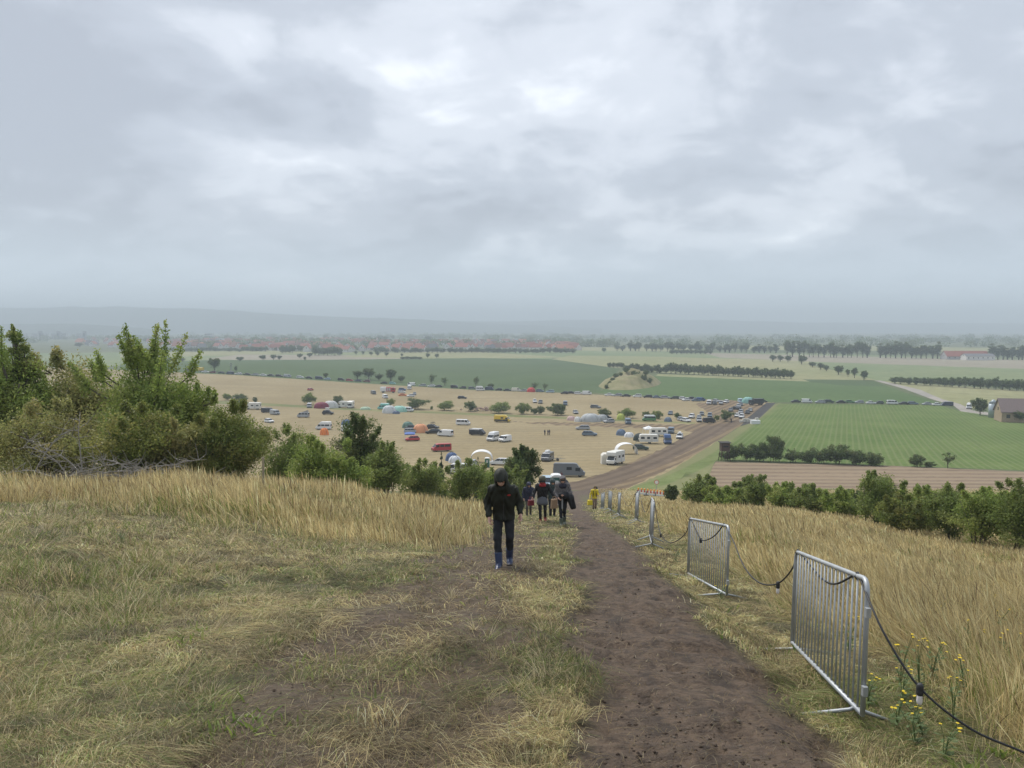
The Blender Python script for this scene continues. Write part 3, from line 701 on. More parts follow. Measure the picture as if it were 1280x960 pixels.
def far_trees():
    protos = {}
    kinds = {'clump': ('bush', 9, 9, 3200, .62), 'round': ('tree', 9, 9, 3200, .62), 'oval': ('tree', 11, 7.5, 3000, .6), 'bush': ('bush', 4, 6.5, 3600, .30), 'poplar': ('poplar', 20, 8, 3400, .9), 'sparse': ('tree', 9, 7, 700, .55)}
    def proto(k, pal, v):
        key = (k, pal, v)
        if key not in protos:
            kd, h, w, n, s = kinds[k]
            protos[key] = (plant({'clump': 'broadleaf_tree', 'round': 'broadleaf_tree', 'oval': 'broadleaf_tree', 'bush': 'bush', 'poplar': 'poplar', 'sparse': 'broadleaf_tree'}[k], h, w, n, s, pal, hash(v) % 7 + 100 * len(k) + 7 * len(protos), kd, shoots=0, nclump=34 if k != 'sparse' else 12), h, w)
        return protos[key]
    def put(px, py, wpx, hpx, k, pal, label, group, v=None, cat=None):
        g = at(px, py); D = g.y
        pr, h, w = proto(k, pal, random.randint(0, 2) if v is None else v)
        o = use(pr); o.location = g - Vector((0, 0, .1))
        sh = hpx / F * D / h; sw = wpx / F * D / w
        o.scale = (sw * 1.05, sw * 1.05, sh * 1.03); o.rotation_euler = (0, 0, random.uniform(0, 6.28))
        tag(o, label, cat or ('bush' if k == 'bush' else 'tree'), group); return o
    G = 'bushes in the hedge line across the stubble field'
    HB = [(256, 497, 16, 9, 'bush behind the left trees at the start of the hedge line'), (284, 500, 13, 9, 'small bush left of the wide one at the left of the hedge line'), (300, 503, 24, 12, 'wide dark bush above the round yellow-green bush'), (319, 503.5, 7, 8, 'tiny bush right of the wide dark one'),
     (386, 506, 20, 16, 'round grey-green bush behind the silver camper van'), (423, 505.5, 17, 12, 'spreading bush above the white tent and motorhomes'), (488, 507.5, 13, 10, 'small bush above the turquoise van'), (521, 511.5, 33, 15, 'wide dark bush right behind the white van and mint tent'),
     (539.5, 512, 5, 5, 'tiny shrub between two wide bushes'), (557, 513, 26, 13, 'grey-green wide bush right of the white van and mint tent'), (588, 514, 20, 14, 'bush left of the gap with pink rubble'), (625, 516.5, 33, 15, 'wide bush above the yellow and black van'),
     (653, 517.5, 23, 15, 'bush left of a narrow gap near the middle of the hedge line'), (668, 518, 13, 9, 'low bush filling the narrow gap near the middle'), (676, 518, 13, 12, 'bush joining the wide one behind the standing people'), (697, 519, 28, 16, 'wide bush above the group of standing people'),
     (755.5, 521.5, 22, 12, 'bush behind the large grey dome tent'), (783, 522.5, 27, 13, 'bush behind the yellow-green dome tent'), (808, 523, 14, 10, 'bush left half behind the green and white camper'), (822, 523.5, 17, 11, 'bush right half behind the green and white camper'), (847, 524, 12, 9, 'small dark bush above the white parked cars'),
     (896, 526, 9, 8, 'small bush beside the round one at the track bend'), (908, 526.5, 20, 15, 'round dark bush at the bend of the mud track')]
    for px, py, w, h, lb in HB: put(px, py, w, h, 'bush', random.choice(['dark', 'mid']), lb, G)
    G = 'single trees along the far edge of the stubble field'
    FT = [(268, 464, 17, 17, 'round', 'round tree standing alone behind the row of cars at the far left'), (295, 465, 5, 8, 'round', 'tiny tree right of the pylon'), (407, 472.5, 8, 7, 'round', 'small tree above the pale car right of the blue van'),
     (446.7, 474, 16, 11, 'round', 'leftmost tree of the dark clump on the field edge'), (461, 474.5, 20, 15, 'round', 'largest tree of the dark clump on the field edge'), (473.5, 475.5, 13, 9, 'round', 'low tree right of the largest in the dark clump'), (488.7, 477, 17, 17, 'oval', 'tall tree standing free right of the dark clump'), (501.4, 478, 11, 9, 'round', 'small tree right of the tall free tree'),
     (539, 481, 13, 14, 'sparse', 'loose tree leaning above the silver cars'), (556, 482, 12, 11, 'sparse', 'loose round tree right of the leaning one'), (595, 485, 10, 16, 'sparse', 'slim tall tree above the white camper'), (613, 486, 11, 7, 'round', 'low tree above the blue van'), (667.5, 487.5, 13, 10, 'sparse', 'airy tree above the red tent in the car row'), (681, 488.5, 9, 10, 'sparse', 'thin see-through tree right of the airy tree')]
    for px, py, w, h, k, lb in FT: put(px, py, w, h, k, 'dark', lb, G)
    G = 'round orchard trees on the fields before the town'
    for px, py, w, h in [(212, 452, 8, 5), (228, 452, 10, 5), (300, 451.8, 11, 6), (329, 450.5, 10, 7), (342, 450, 9, 7), (349, 450, 7, 6), (374.5, 447.6, 9, 6), (387, 446.8, 9, 6), (381, 451.5, 4, 6), (445, 443.5, 5, 5), (454, 443.5, 5, 5), (464, 444.3, 6, 5), (472, 445, 7, 6), (483, 445.3, 7, 5), (502.5, 445.5, 5, 4), (534.5, 447.3, 7, 6), (546, 447.8, 7, 6), (755, 440.5, 8, 6)]:
        put(px, py, w, h, 'round', 'dark', 'small round tree standing free on the pale fields before the town', G)
    G = 'trees of the dark copses before the town'
    for c, y0, w, h in [(359.5, 441.5, 20, 12), (409, 444.5, 38, 13), (384, 439, 24, 8), (318, 439, 34, 7), (514, 449, 28, 4)]:
        for k in range(max(3, int(w / 5))): put(c + (k / (max(3, int(w / 5)) - 1) - .5) * (w - 7), y0 + random.uniform(-.5, .3), 10, h * random.uniform(.8, 1), 'clump', 'dark', 'tree in one of the dark copses on the near side of the town', G)
    G = 'trees along the lower edge of the town'
    for px in np.arange(470, 722, 7.0): put(px + random.uniform(-2, 2), 441 + (px > 620) * .3, 11, random.uniform(5, 8), 'clump', 'dark', 'tree in the low hedge along the lower right edge of the town', G)
    for px in np.arange(185, 480, 6.): put(px, 439 + random.uniform(-1, 1) - (px > 300) * 1.5, 10, random.uniform(3.5, 6), 'clump', 'dark', 'tree in the low hedge along the lower left edge of the town', 'trees along the lower left edge of the town')
    G = 'trees in the dark belt behind the green crop field'
    for px in np.arange(762, 780, 5): put(px, 459.5, 8, 7, 'clump', 'dark', 'tree in the short left end of the dark belt behind the mound', G)
    for i, px in enumerate(np.arange(784, 990, 6.0)): put(px + random.uniform(-1, 1), 464.5 + (px - 784) * .045, 12, random.uniform(8, 12) + (px > 830) * 3, 'clump', 'dark', 'tree in the long dark belt behind the bright green crop field', G)
    G = 'trees stepping down beside the pale field'
    for i, (px, py, w, h) in enumerate([(966, 452, 10, 9), (975, 452.3, 11, 9), (985, 452.8, 10, 9), (1002, 455.5, 13, 12), (1015.6, 459, 11, 7), (1025.5, 462, 12, 9), (1033, 464, 9, 8), (1048, 468.3, 14, 12), (1060, 471, 7, 10), (1068, 472.5, 9, 14), (1080, 475.5, 11, 13)]):
        put(px, py, w, h, 'oval', 'dark', ['left one of three close trees at the top of the diagonal tree row', 'middle one of three close trees at the top of the diagonal row', 'right one of three close trees at the top of the diagonal row', 'taller tree right of the three close ones', 'low tree starting the second group of the diagonal row', 'middle tree of the second group in the diagonal row', 'last tree of the second group in the diagonal row', 'round single tree halfway down the diagonal row', 'thin small tree beside the tall one in the diagonal row', 'tall narrow tree near the lower end of the diagonal row', 'lowest tree of the diagonal row, by the start of the farm lane'][i], G)
    G = 'trees in the belt above the farm'
    for i, px in enumerate(np.arange(1118, 1340, 9.)): put(px, 479.5 + (px - 1118) * .058, 14, 9 + min(7, (px - 1118) * .06) * random.uniform(.7, 1.1), 'clump', 'dark', 'tree in the dark belt between the pale fields above the farm', G)
    G = 'tall trees of the far avenue on the right'
    for a, b in ((985, 1045), (1046, 1090), (1100, 1175), (1240, 1330)):
        for px in np.arange(a, b, 6.5): put(px + random.uniform(-1.5, 1.5), 446 + (px - 985) * .013, 11, random.uniform(15, 22), random.choice(['poplar', 'oval']), 'dark', 'tall tree in the hazy avenue on the right of the plain', G)
    for a, b in ((772, 850), (855, 880), (885, 975)):
        for px in np.arange(a, b, 7): put(px + random.uniform(-2, 2), 438.5 + (px - 772) * .015, 10, random.uniform(7, 14), random.choice(['poplar', 'oval']), 'dark', 'tree in the hazy middle row behind the pale fields', 'trees in the hazy middle row')
    for px in np.arange(840, 890, 6): put(px, 442.5, 9, 6, 'clump', 'dark', 'tree in the small dark copse left of the middle avenue', 'trees of the small middle copse')
    G = 'trees hiding the houses of the town'
    for i in range(48):
        px = random.uniform(40, 720); py = 424 + random.random()**1.4 * 12
        if 540 < px < 680 and py < 429: continue
        put(px, py, random.uniform(5, 13), random.uniform(4, 7), 'clump', 'dark', 'dark tree among the houses of the distant town', G)
    # woods on the horizon: one mass
    rs = np.random.default_rng(3); C = []; R = []
    for lo, hi, y0, n in ((0, 300, 424, 90), (300, 720, 421.5, 130), (600, 1290, 428, 130), (500, 1400, 423, 160), (-300, 60, 428, 40), (700, 1290, 433, 60), (1290, 1700, 432, 60), (-100, 700, 418.8, 120), (190, 480, 427, 60), (190, 560, 431, 45), (240, 700, 434, 60)):
        for i in range(n):
            px = rs.uniform(lo, hi); D = 38 * F / (y0 - 410 + rs.uniform(-.8, .8)); s = rs.uniform(6, 13)
            C.append(((px - 640) / F * D, D, -38 + s * .6)); R.append((s * rs.uniform(1, 2.4), s, s * rs.uniform(.7, 1.2)))
    V, Q, c = leafcloud(np.array(C), np.array(R), 75000, 3.6, PAL['dark'], rs, shell=.4)
    tag(fastmesh('distant_woods', V, Q, [], c, LM), kind='stuff')
    # field-side clump by the hide
    G = 'dark bushes beside the ploughed strip'
    for i, (px, py, w, h) in enumerate([(906, 575, 14, 12), (918, 575.3, 20, 22), (934, 576, 28, 24), (950, 576.5, 24, 22), (967, 577, 28, 35), (991, 578, 24, 17), (1008, 578.6, 20, 15), (1024, 579, 28, 21), (1046, 580, 32, 27), (1070, 581, 28, 21), (1092, 581.8, 26, 17), (1146, 583.5, 19, 17), (1162, 584, 13, 8)]):
        put(px, py, w * 1.25, h, 'bush', 'dark', ['low bush at the foot of the hunting hide', 'dark bush right behind the hunting hide', 'wide dark bush second from the hunting hide', 'dark bush between the wide one and the tallest', 'tallest dark bush of the clump beside the hunting hide', 'low bush right of the tallest in the hide clump', 'lowest bush in the middle of the dark clump', 'rounded bush starting the right half of the dark clump', 'highest bush of the right half of the dark clump', 'bush second from the right end of the dark clump', 'bush at the right end of the dark clump', 'single bush standing off to the right of the dark clump', 'small bush right of the single standing one'][i], G)
    put(1185, 585, 17, 22, 'sparse', 'dark', 'thin see-through tree at the lower edge of the row crop field', G)
    G = 'trees around the farm'
    for i, (px, py, w, h) in enumerate([(1225, 519, 23, 23), (1248, 521, 15, 17), (1274, 528, 20, 16)]): put(px, py, w, h, 'round', 'dark', ['large round tree left of the silo', 'tree between silo and farmhouse', 'bush in front of the farmhouse'][i], G)
    # mound
    gm = at(788, 487); V = []; n = 40; m_ = 24
    for j in range(m_ + 1):
        for i in range(n):
            a = 2 * PI * i / n; r_ = j / m_
            X = math.cos(a) * r_ * 20; Y = math.sin(a) * r_ * 60 + 55
            hgt = 7.6 * max(0, 1 - r_**2.0) * (1 + .9 * (vn(X, Y, 8, 77) - .5)) + (vn(X, Y, 2.5, 78) - .5) * 1.8 * (1 - r_)
            wx, wy = gm.x + X + (Y - 20) * .25, gm.y + Y
            V.append((wx, wy, h1(wx, wy) + hgt - .15))
    Fc = [(j * n + i, j * n + (i + 1) % n, (j + 1) * n + (i + 1) % n, (j + 1) * n + i) for j in range(m_) for i in range(n)]
    o = raw('grassy_mound', V, Fc, fieldmat('mound grass', (.30, .26, .15), (.20, .20, .09), 0, big=8, fine=1.5), True); tag(o, kind='structure')
    for i, (px, py, w, h, dy) in enumerate([(758, 487, 7, 7, 6), (762, 482, 7, 6, 18), (766, 478, 7, 6, 28), (770, 473, 8, 6, 38), (797, 474, 8, 9, 40), (805, 478, 9, 10, 35), (812, 480, 8, 8, 30), (802, 482, 6, 5, 22), (792, 470, 8, 6, 48), (783, 466, 7, 5, 52), (800, 486, 5, 4, 14), (776, 470, 6, 4, 44), (807, 471, 9, 8, 46)]):
        o = put(px, py, w, h, 'bush', 'dark', 'bush growing on the left flank of the grassy mound' if px < 775 else 'bush growing on the right flank of the grassy mound', 'bushes on the grassy mound'); o.location = atd(px, py, gm.y + dy)
# ------------------------------------------------------------------ vehicles
def paint(nm, c): return mat('paint ' + nm, c, .35, .06, 1.5)
PC = {'white': (.72, .73, .73), 'silver': (.36, .38, .40), 'grey': (.14, .155, .17), 'dark': (.022, .026, .032), 'black': (.012, .013, .016), 'blue': (.04, .09, .22), 'dark blue': (.03, .045, .09),
      'red': (.42, .03, .035), 'dark red': (.16, .02, .03), 'orange': (.70, .20, .06), 'yellow': (.68, .48, .05), 'teal': (.30, .60, .56), 'turquoise': (.22, .55, .50), 'dark green': (.035, .06, .045), 'green': (.08, .22, .09), 'pale blue': (.35, .48, .58), 'cream': (.66, .63, .54), 'pinkish red': (.50, .12, .12), 'blue-grey': (.13, .18, .24), 'light green': (.28, .5, .36)}
GLASS = mat('vehicle glass', (.025, .03, .036), .08, .1, 2)
TYRE = mat('tyre rubber', (.02, .02, .02), .85); RIM = mat('wheel rim', (.35, .36, .37), .4, .1, 5, .6)
LAMP = mat('headlight glass', (.75, .76, .74), .15); RED = mat('tail light', (.4, .02, .02), .3); PLAST = mat('dark plastic', (.03, .03, .032), .6); WHITE = paint('white', PC['white'])
def wheels(root, xs, hy, r, wd=.2):
    for x in xs:
        for s in (-1, 1):
            w = empty('wheel', (x, s * hy, r)); w.parent = root
            b = MB().lathe([(r * .6, -wd / 2), (r * .95, -wd / 2), (r, -wd * .3), (r, wd * .3), (r * .95, wd / 2), (r * .6, wd / 2)], 16, ax='y'); b.obj('tyre', TYRE, w, True)
            MB().lathe([(r * .15, -wd * .52), (r * .6, -wd * .46), (r * .62, wd * .46), (r * .15, wd * .52)], 12, ax='y').obj('rim', RIM, w, True)
def lights(root, xf, xr_, hy, zf, zr, s=.16):
    for q in (-1, 1):
        MB().box((xf, q * hy, zf), (.06, .3, s), (.9, .8)).obj('headlight', LAMP, root)
        MB().box((xr_, q * (hy + .04), zr), (.05, .16, s * 1.6)).obj('tail_light', RED, root)
def frust(b, x0, x1, X0, X1, y, Y, z, Z):
    """greenhouse: base x0..x1 half-width y at z, top X0..X1 half-width Y at Z"""
    b.add([(x0, -y, z), (x1, -y, z), (x1, y, z), (x0, y, z), (X0, -Y, Z), (X1, -Y, Z), (X1, Y, Z), (X0, Y, Z)], [(3, 2, 1, 0), (4, 5, 6, 7), (0, 1, 5, 4), (1, 2, 6, 5), (2, 3, 7, 6), (3, 0, 4, 7)])
def car(kind='hatch'):
    L_, Hh = {'hatch': (4.1, 1.48), 'estate': (4.65, 1.50), 'sedan': (4.5, 1.44), 'suv': (4.5, 1.70)}[kind]
    f, r = L_ / 2, -L_ / 2; W = .88; z0 = .28 if kind != 'suv' else .36; bz = Hh * .62
    root = empty('parked_car')
    b = MB().prism([(r, z0 + .1), (r + .1, z0), (f - .15, z0), (f, z0 + .12), (f - .02, bz * .72), (f - .25, bz * .86), (f - 1.15, bz), (r + .1, bz * 1.02), (r, bz * .85)], W, .09, lambda z: 1 - .06 * max(0, (z - .55)))
    bx0 = r + (.12 if kind != 'sedan' else .75); bx1 = f - 1.0
    tx0 = r + (.55 if kind != 'sedan' else 1.35); tx1 = f - 1.85
    if kind == 'estate': tx0 = r + .5
    y, Y = W - .07, W - .24
    frust(b, tx0 - .04, tx1 + .04, tx0 + .08, tx1 - .05, Y + .015, Y - .05, Hh - .07, Hh)
    for s in (-1, 1):
        for (xa, xb_) in ((bx0, tx0), (bx0 + (bx1 - bx0) * .33, tx0 + (tx1 - tx0) * .3), (bx0 + (bx1 - bx0) * .62, tx0 + (tx1 - tx0) * .66), (bx1, tx1)):
            b.tube([(xa, s * y, bz - .03), (xb_, s * Y, Hh - .05)], .035, 4)
    b.obj('body', paint('white', PC['white']), root, False)
    g = MB(); frust(g, bx0, bx1, tx0, tx1, y - .015, Y - .015, bz - .03, Hh - .05); g.obj('window', GLASS, root)
    m = MB().box((0, 0, z0 + .03), (L_ - .12, 1.6, .18)); m.box((f - .02, 0, .5), (.06, 1.1, .14)); m.obj('bumper_trim', PLAST, root)
    for s in (-1, 1): MB().box((bx1 - .12, s * (W + .08), bz + .03), (.14, .2, .13), (.8, .8)).obj('mirror', PLAST, root)
    wheels(root, (f - .8, r + .75), W - .12, .32 if kind != 'suv' else .36); lights(root, f - .06, r + .0, .62, bz * .76, bz * .82)
    return root
def van(kind='panel'):
    """panel: windowless; minibus: glazed; high: raised roof camper; big: large panel van"""
    L_, Hh, W = {'panel': (4.9, 1.95, .95), 'minibus': (4.95, 1.97, .95), 'high': (5.0, 2.55, .97), 'big': (5.9, 2.55, 1.02), 'box': (4.4, 1.85, .9), 'pop': (4.5, 1.95, .9)}[kind]
    f, r = L_ / 2, -L_ / 2; root = empty('parked_van'); z0 = .3; wz = 1.9 if Hh > 2.2 else Hh
    nose = 1.05
    prof = [(r, z0 + .1), (r + .08, z0), (f - .15, z0), (f, z0 + .15), (f - .03, .85), (f - .3, 1.05), (f - nose, min(wz, 1.9) * .93)]
    if Hh > 2.2: prof += [(f - nose - .45, Hh - .12), (f - nose - .9, Hh)]
    else: prof += [(f - nose - .35, Hh)]
    prof += [(r + .22, Hh), (r + .06, Hh - .12)]
    MB().prism(prof, W, .1, lambda z: 1 - .07 * max(0, z - 1.0)).obj('body', WHITE, root)
    def slab(x0, x1, za, zb, n='window', m=GLASS):
        for s in (-1, 1):
            b = MB(); yy = lambda z: s * (W * (1 - .07 * max(0, z - 1.0)) + .004)
            b.add([(x0, yy(za), za), (x1, yy(za), za), (x1 - .02, yy(zb), zb), (x0 + .02, yy(zb), zb), (x0, yy(za) - s * .05, za), (x1, yy(za) - s * .05, za), (x1 - .02, yy(zb) - s * .05, zb), (x0 + .02, yy(zb) - s * .05, zb)], [(0, 1, 2, 3), (0, 1, 5, 4), (1, 2, 6, 5), (2, 3, 7, 6), (3, 0, 4, 7), (4, 5, 6, 7)])
            b.obj(n, m, root)
    zt = min(wz, 1.95) * .9
    b = MB(); b.add([(f - nose - .78, s * (W * .93 + .004), zt) for s in (1,)] and
          [(f - .33, -.84, 1.07), (f - .33, .84, 1.07), (f - nose + .02, .78, min(wz, 1.9) * .93), (f - nose + .02, -.78, min(wz, 1.9) * .93), (f - .36, -.84, 1.0), (f - .36, .84, 1.0), (f - nose - .08, .78, min(wz, 1.9) * .88), (f - nose - .08, -.78, min(wz, 1.9) * .88)],
          [(0, 1, 2, 3), (4, 5, 6, 7), (0, 1, 5, 4), (2, 3, 7, 6), (0, 3, 7, 4), (1, 2, 6, 5)])
    for v in b.V: v.x += .02; v.z += .02
    b.obj('windscreen', GLASS, root)
    slab(f - 1.75, f - .82, 1.12, zt)
    if kind in ('minibus', 'pop', 'high'): slab(f - 3.0, f - 1.9, 1.15, zt); slab(r + .35, f - 3.12, 1.15, zt)
    if kind == 'big': slab(f - 3.4, f - 2.4, 1.3, 1.85)
    bw = MB().box((r - .0, 0, (1.15 + zt) / 2), (.05, W * 1.5, zt - 1.2)); bw.obj('rear_window', GLASS, root)
    MB().box((0, 0, z0 + .05), (L_ - .1, 2 * W - .12, .2)).obj('bumper_trim', PLAST, root)
    MB().box((f - .0, 0, .72), (.05, 1.1, .2)).obj('grille', PLAST, root)
    if kind == 'pop':
        b = MB(); b.add([(r + .4, -.6, Hh - .02), (f - 1.5, -.6, Hh - .02), (f - 1.5, .6, Hh - .02), (r + .4, .6, Hh - .02), (r + .4, -.6, Hh + .9), (r + .4, .6, Hh + .9)], [(0, 1, 2, 3), (0, 1, 4), (3, 2, 5), (0, 3, 5, 4), (1, 2, 5, 4)])
        b.obj('pop_up_roof', mat('roof canvas', (.30, .29, .28), .9), root)
    for s in (-1, 1): MB().box((f - 1.0, s * (W + .1), 1.2), (.14, .22, .28), (.8, .8)).obj('mirror', PLAST, root)
    wheels(root, (f - .9, r + .95), W - .13, .33); lights(root, f - .1, r + .0, .68, .82, 1.0, .22)
    return root
def motorhome():
    root = empty('motorhome')
    MB().prism([(-3, .45), (1.6, .45), (1.6, 1.9), (2.55, 2.05), (2.45, 2.75), (1.9, 2.95), (-2.95, 2.95), (-3, 2.8)], 1.12, .1).obj('body', mat('caravan white', (.68, .67, .62), .5), root)
    MB().prism([(1.45, .35), (3.0, .4), (3.0, .95), (2.75, 1.12), (2.2, 1.88), (1.45, 1.88)], .92, .1).obj('cab', mat('caravan white', (.68, .67, .62), .5), root)
    b = MB(); b.add([(2.80, -.8, 1.12), (2.80, .8, 1.12), (2.27, .74, 1.85), (2.27, -.74, 1.85), (2.7, -.8, 1.08), (2.7, .8, 1.08), (2.17, .74, 1.8), (2.17, -.74, 1.8)], [(0, 1, 2, 3), (4, 5, 6, 7), (0, 1, 5, 4), (2, 3, 7, 6), (0, 3, 7, 4), (1, 2, 6, 5)]); b.obj('windscreen', GLASS, root)
    for s in (-1, 1):
        for x, w_ in ((-1.9, 1.1), (.3, 1.0)): MB().box((x, s * 1.122, 1.75), (w_, .03, .55)).obj('window', GLASS, root)
        MB().box((2.15, s * .93, 1.35), (.6, .03, .45)).obj('window', GLASS, root)
    MB().box((-.8, 1.122, 1.45), (.6, .03, 1.75)).obj('door', mat('caravan door', (.55, .55, .52), .5), root)
    MB().box((-3.0, 0, 1.9), (.05, 1.4, .6)).obj('rear_window', GLASS, root)
    MB().box((0, 0, .5), (5.6, 1.95, .2)).obj('bumper_trim', PLAST, root)
    wheels(root, (2.2, -1.7), .92, .34); lights(root, 2.97, -3.02, .7, .75, .9, .2); return root
def caravan():
    root = empty('caravan')
    MB().prism([(-2.6, .5), (2.5, .5), (2.75, 1.2), (2.45, 2.45), (2.1, 2.58), (-2.3, 2.58), (-2.6, 2.35)], 1.1, .12).obj('body', mat('caravan white', (.68, .67, .62), .5), root)
    for s in (-1, 1):
        for x, w_ in ((-1.7, 1.0), (.1, .8), (1.7, 1.0)): MB().box((x, s * 1.102, 1.65), (w_, .03, .6)).obj('window', GLASS, root)
        MB().box((0, s * 1.104, .98), (5.0, .02, .1)).obj('stripe', mat('caravan stripe', (.35, .40, .45), .5), root)
    MB().box((-.75, 1.104, 1.45), (.62, .03, 1.7)).obj('door', mat('caravan door', (.55, .55, .52), .5), root)
    MB().box((2.66, 0, 1.6), (.05, 1.5, .6)).obj('front_window', GLASS, root)
    MB().tube([(2.5, .4, .5), (3.7, 0, .5)], .05).tube([(2.5, -.4, .5), (3.7, 0, .5)], .05).tube([(3.5, 0, .05), (3.5, 0, .7)], .04).obj('drawbar', PLAST, root)
    wheels(root, (-.2,), .98, .33); return root
def truck():
    root = empty('truck')
    MB().prism([(1.5, .5), (3.3, .5), (3.35, 1.3), (3.1, 2.45), (1.5, 2.5)], 1.15, .08).obj('cab', WHITE, root)
    MB().box((3.27, 0, 1.85), (.08, 2.0, .8), (.6, .95)).obj('windscreen', GLASS, root)
    for s in (-1, 1): MB().box((2.45, s * 1.15, 1.85), (.9, .03, .6)).obj('window', GLASS, root)
    MB().prism([(-3.4, .95), (1.4, .95), (1.4, 3.0), (-3.4, 3.0)], 1.2, .05).obj('body', mat('truck box', (.5, .5, .5), .5), root)
    MB().box((-.9, 0, .78), (5.0, 1.2, .25)).obj('chassis', PLAST, root)
    wheels(root, (2.4, -2.2), 1.0, .45, .3); lights(root, 3.32, -3.42, .8, .8, 1.0, .2); return root
PROTO = {}
BLD = {'hatch': lambda: car('hatch'), 'estate': lambda: car('estate'), 'sedan': lambda: car('sedan'), 'suv': lambda: car('suv'), 'panel': lambda: van('panel'), 'minibus': lambda: van('minibus'), 'high': lambda: van('high'), 'big': lambda: van('big'), 'boxvan': lambda: van('box'), 'pop': lambda: van('pop'), 'motorhome': motorhome, 'caravan': caravan, 'truck': truck}
WORD = {'hatch': 'small car', 'estate': 'estate car', 'sedan': 'car', 'suv': 'tall car', 'panel': 'panel van', 'minibus': 'glazed van', 'high': 'high-roofed camper van', 'big': 'large van', 'boxvan': 'small van', 'pop': 'camper with raised roof', 'motorhome': 'motorhome', 'caravan': 'caravan', 'truck': 'box truck'}
CATW = {'hatch': 'car', 'estate': 'car', 'sedan': 'car', 'suv': 'car', 'motorhome': 'motorhome', 'caravan': 'caravan', 'truck': 'truck'}
def vehicle(px, py, kind, color, yaw, label, group, scale=1.):
    """yaw: degrees, 0 = nose to the right of the picture, 90 = nose away, -90 = nose towards the camera"""
    if kind not in PROTO: PROTO[kind] = BLD[kind]()
    o = use(PROTO[kind]); g = at(px, py - .3)
    if kind in ('hatch', 'estate', 'sedan', 'suv') or True:
        bearing = -math.degrees(math.atan2(g.x, g.y))
    a = math.radians(yaw + bearing * (1 if abs(yaw) > 20 and abs(yaw) < 160 else .3))
    o.rotation_euler = (0, 0, a); o.scale = (scale,) * 3
    # lie on the slope
    n = Vector((-(h1(g.x + 1.5, g.y) - h1(g.x - 1.5, g.y)) / 3, -(h1(g.x, g.y + 1.5) - h1(g.x, g.y - 1.5)) / 3, 1)).normalized()
    q = Vector((0, 0, 1)).rotation_difference(n); o.rotation_euler = (q.to_matrix() @ Matrix.Rotation(a, 3, 'Z')).to_euler()
    o.location = g + Vector((0, 0, .01))
    if color: 
        m = paint(color, PC[color]); setmat(o, 'body', m)
        if kind == 'truck': setmat(o, 'cab', m)
    return tag(o, label, CATW.get(kind, 'van'), group)
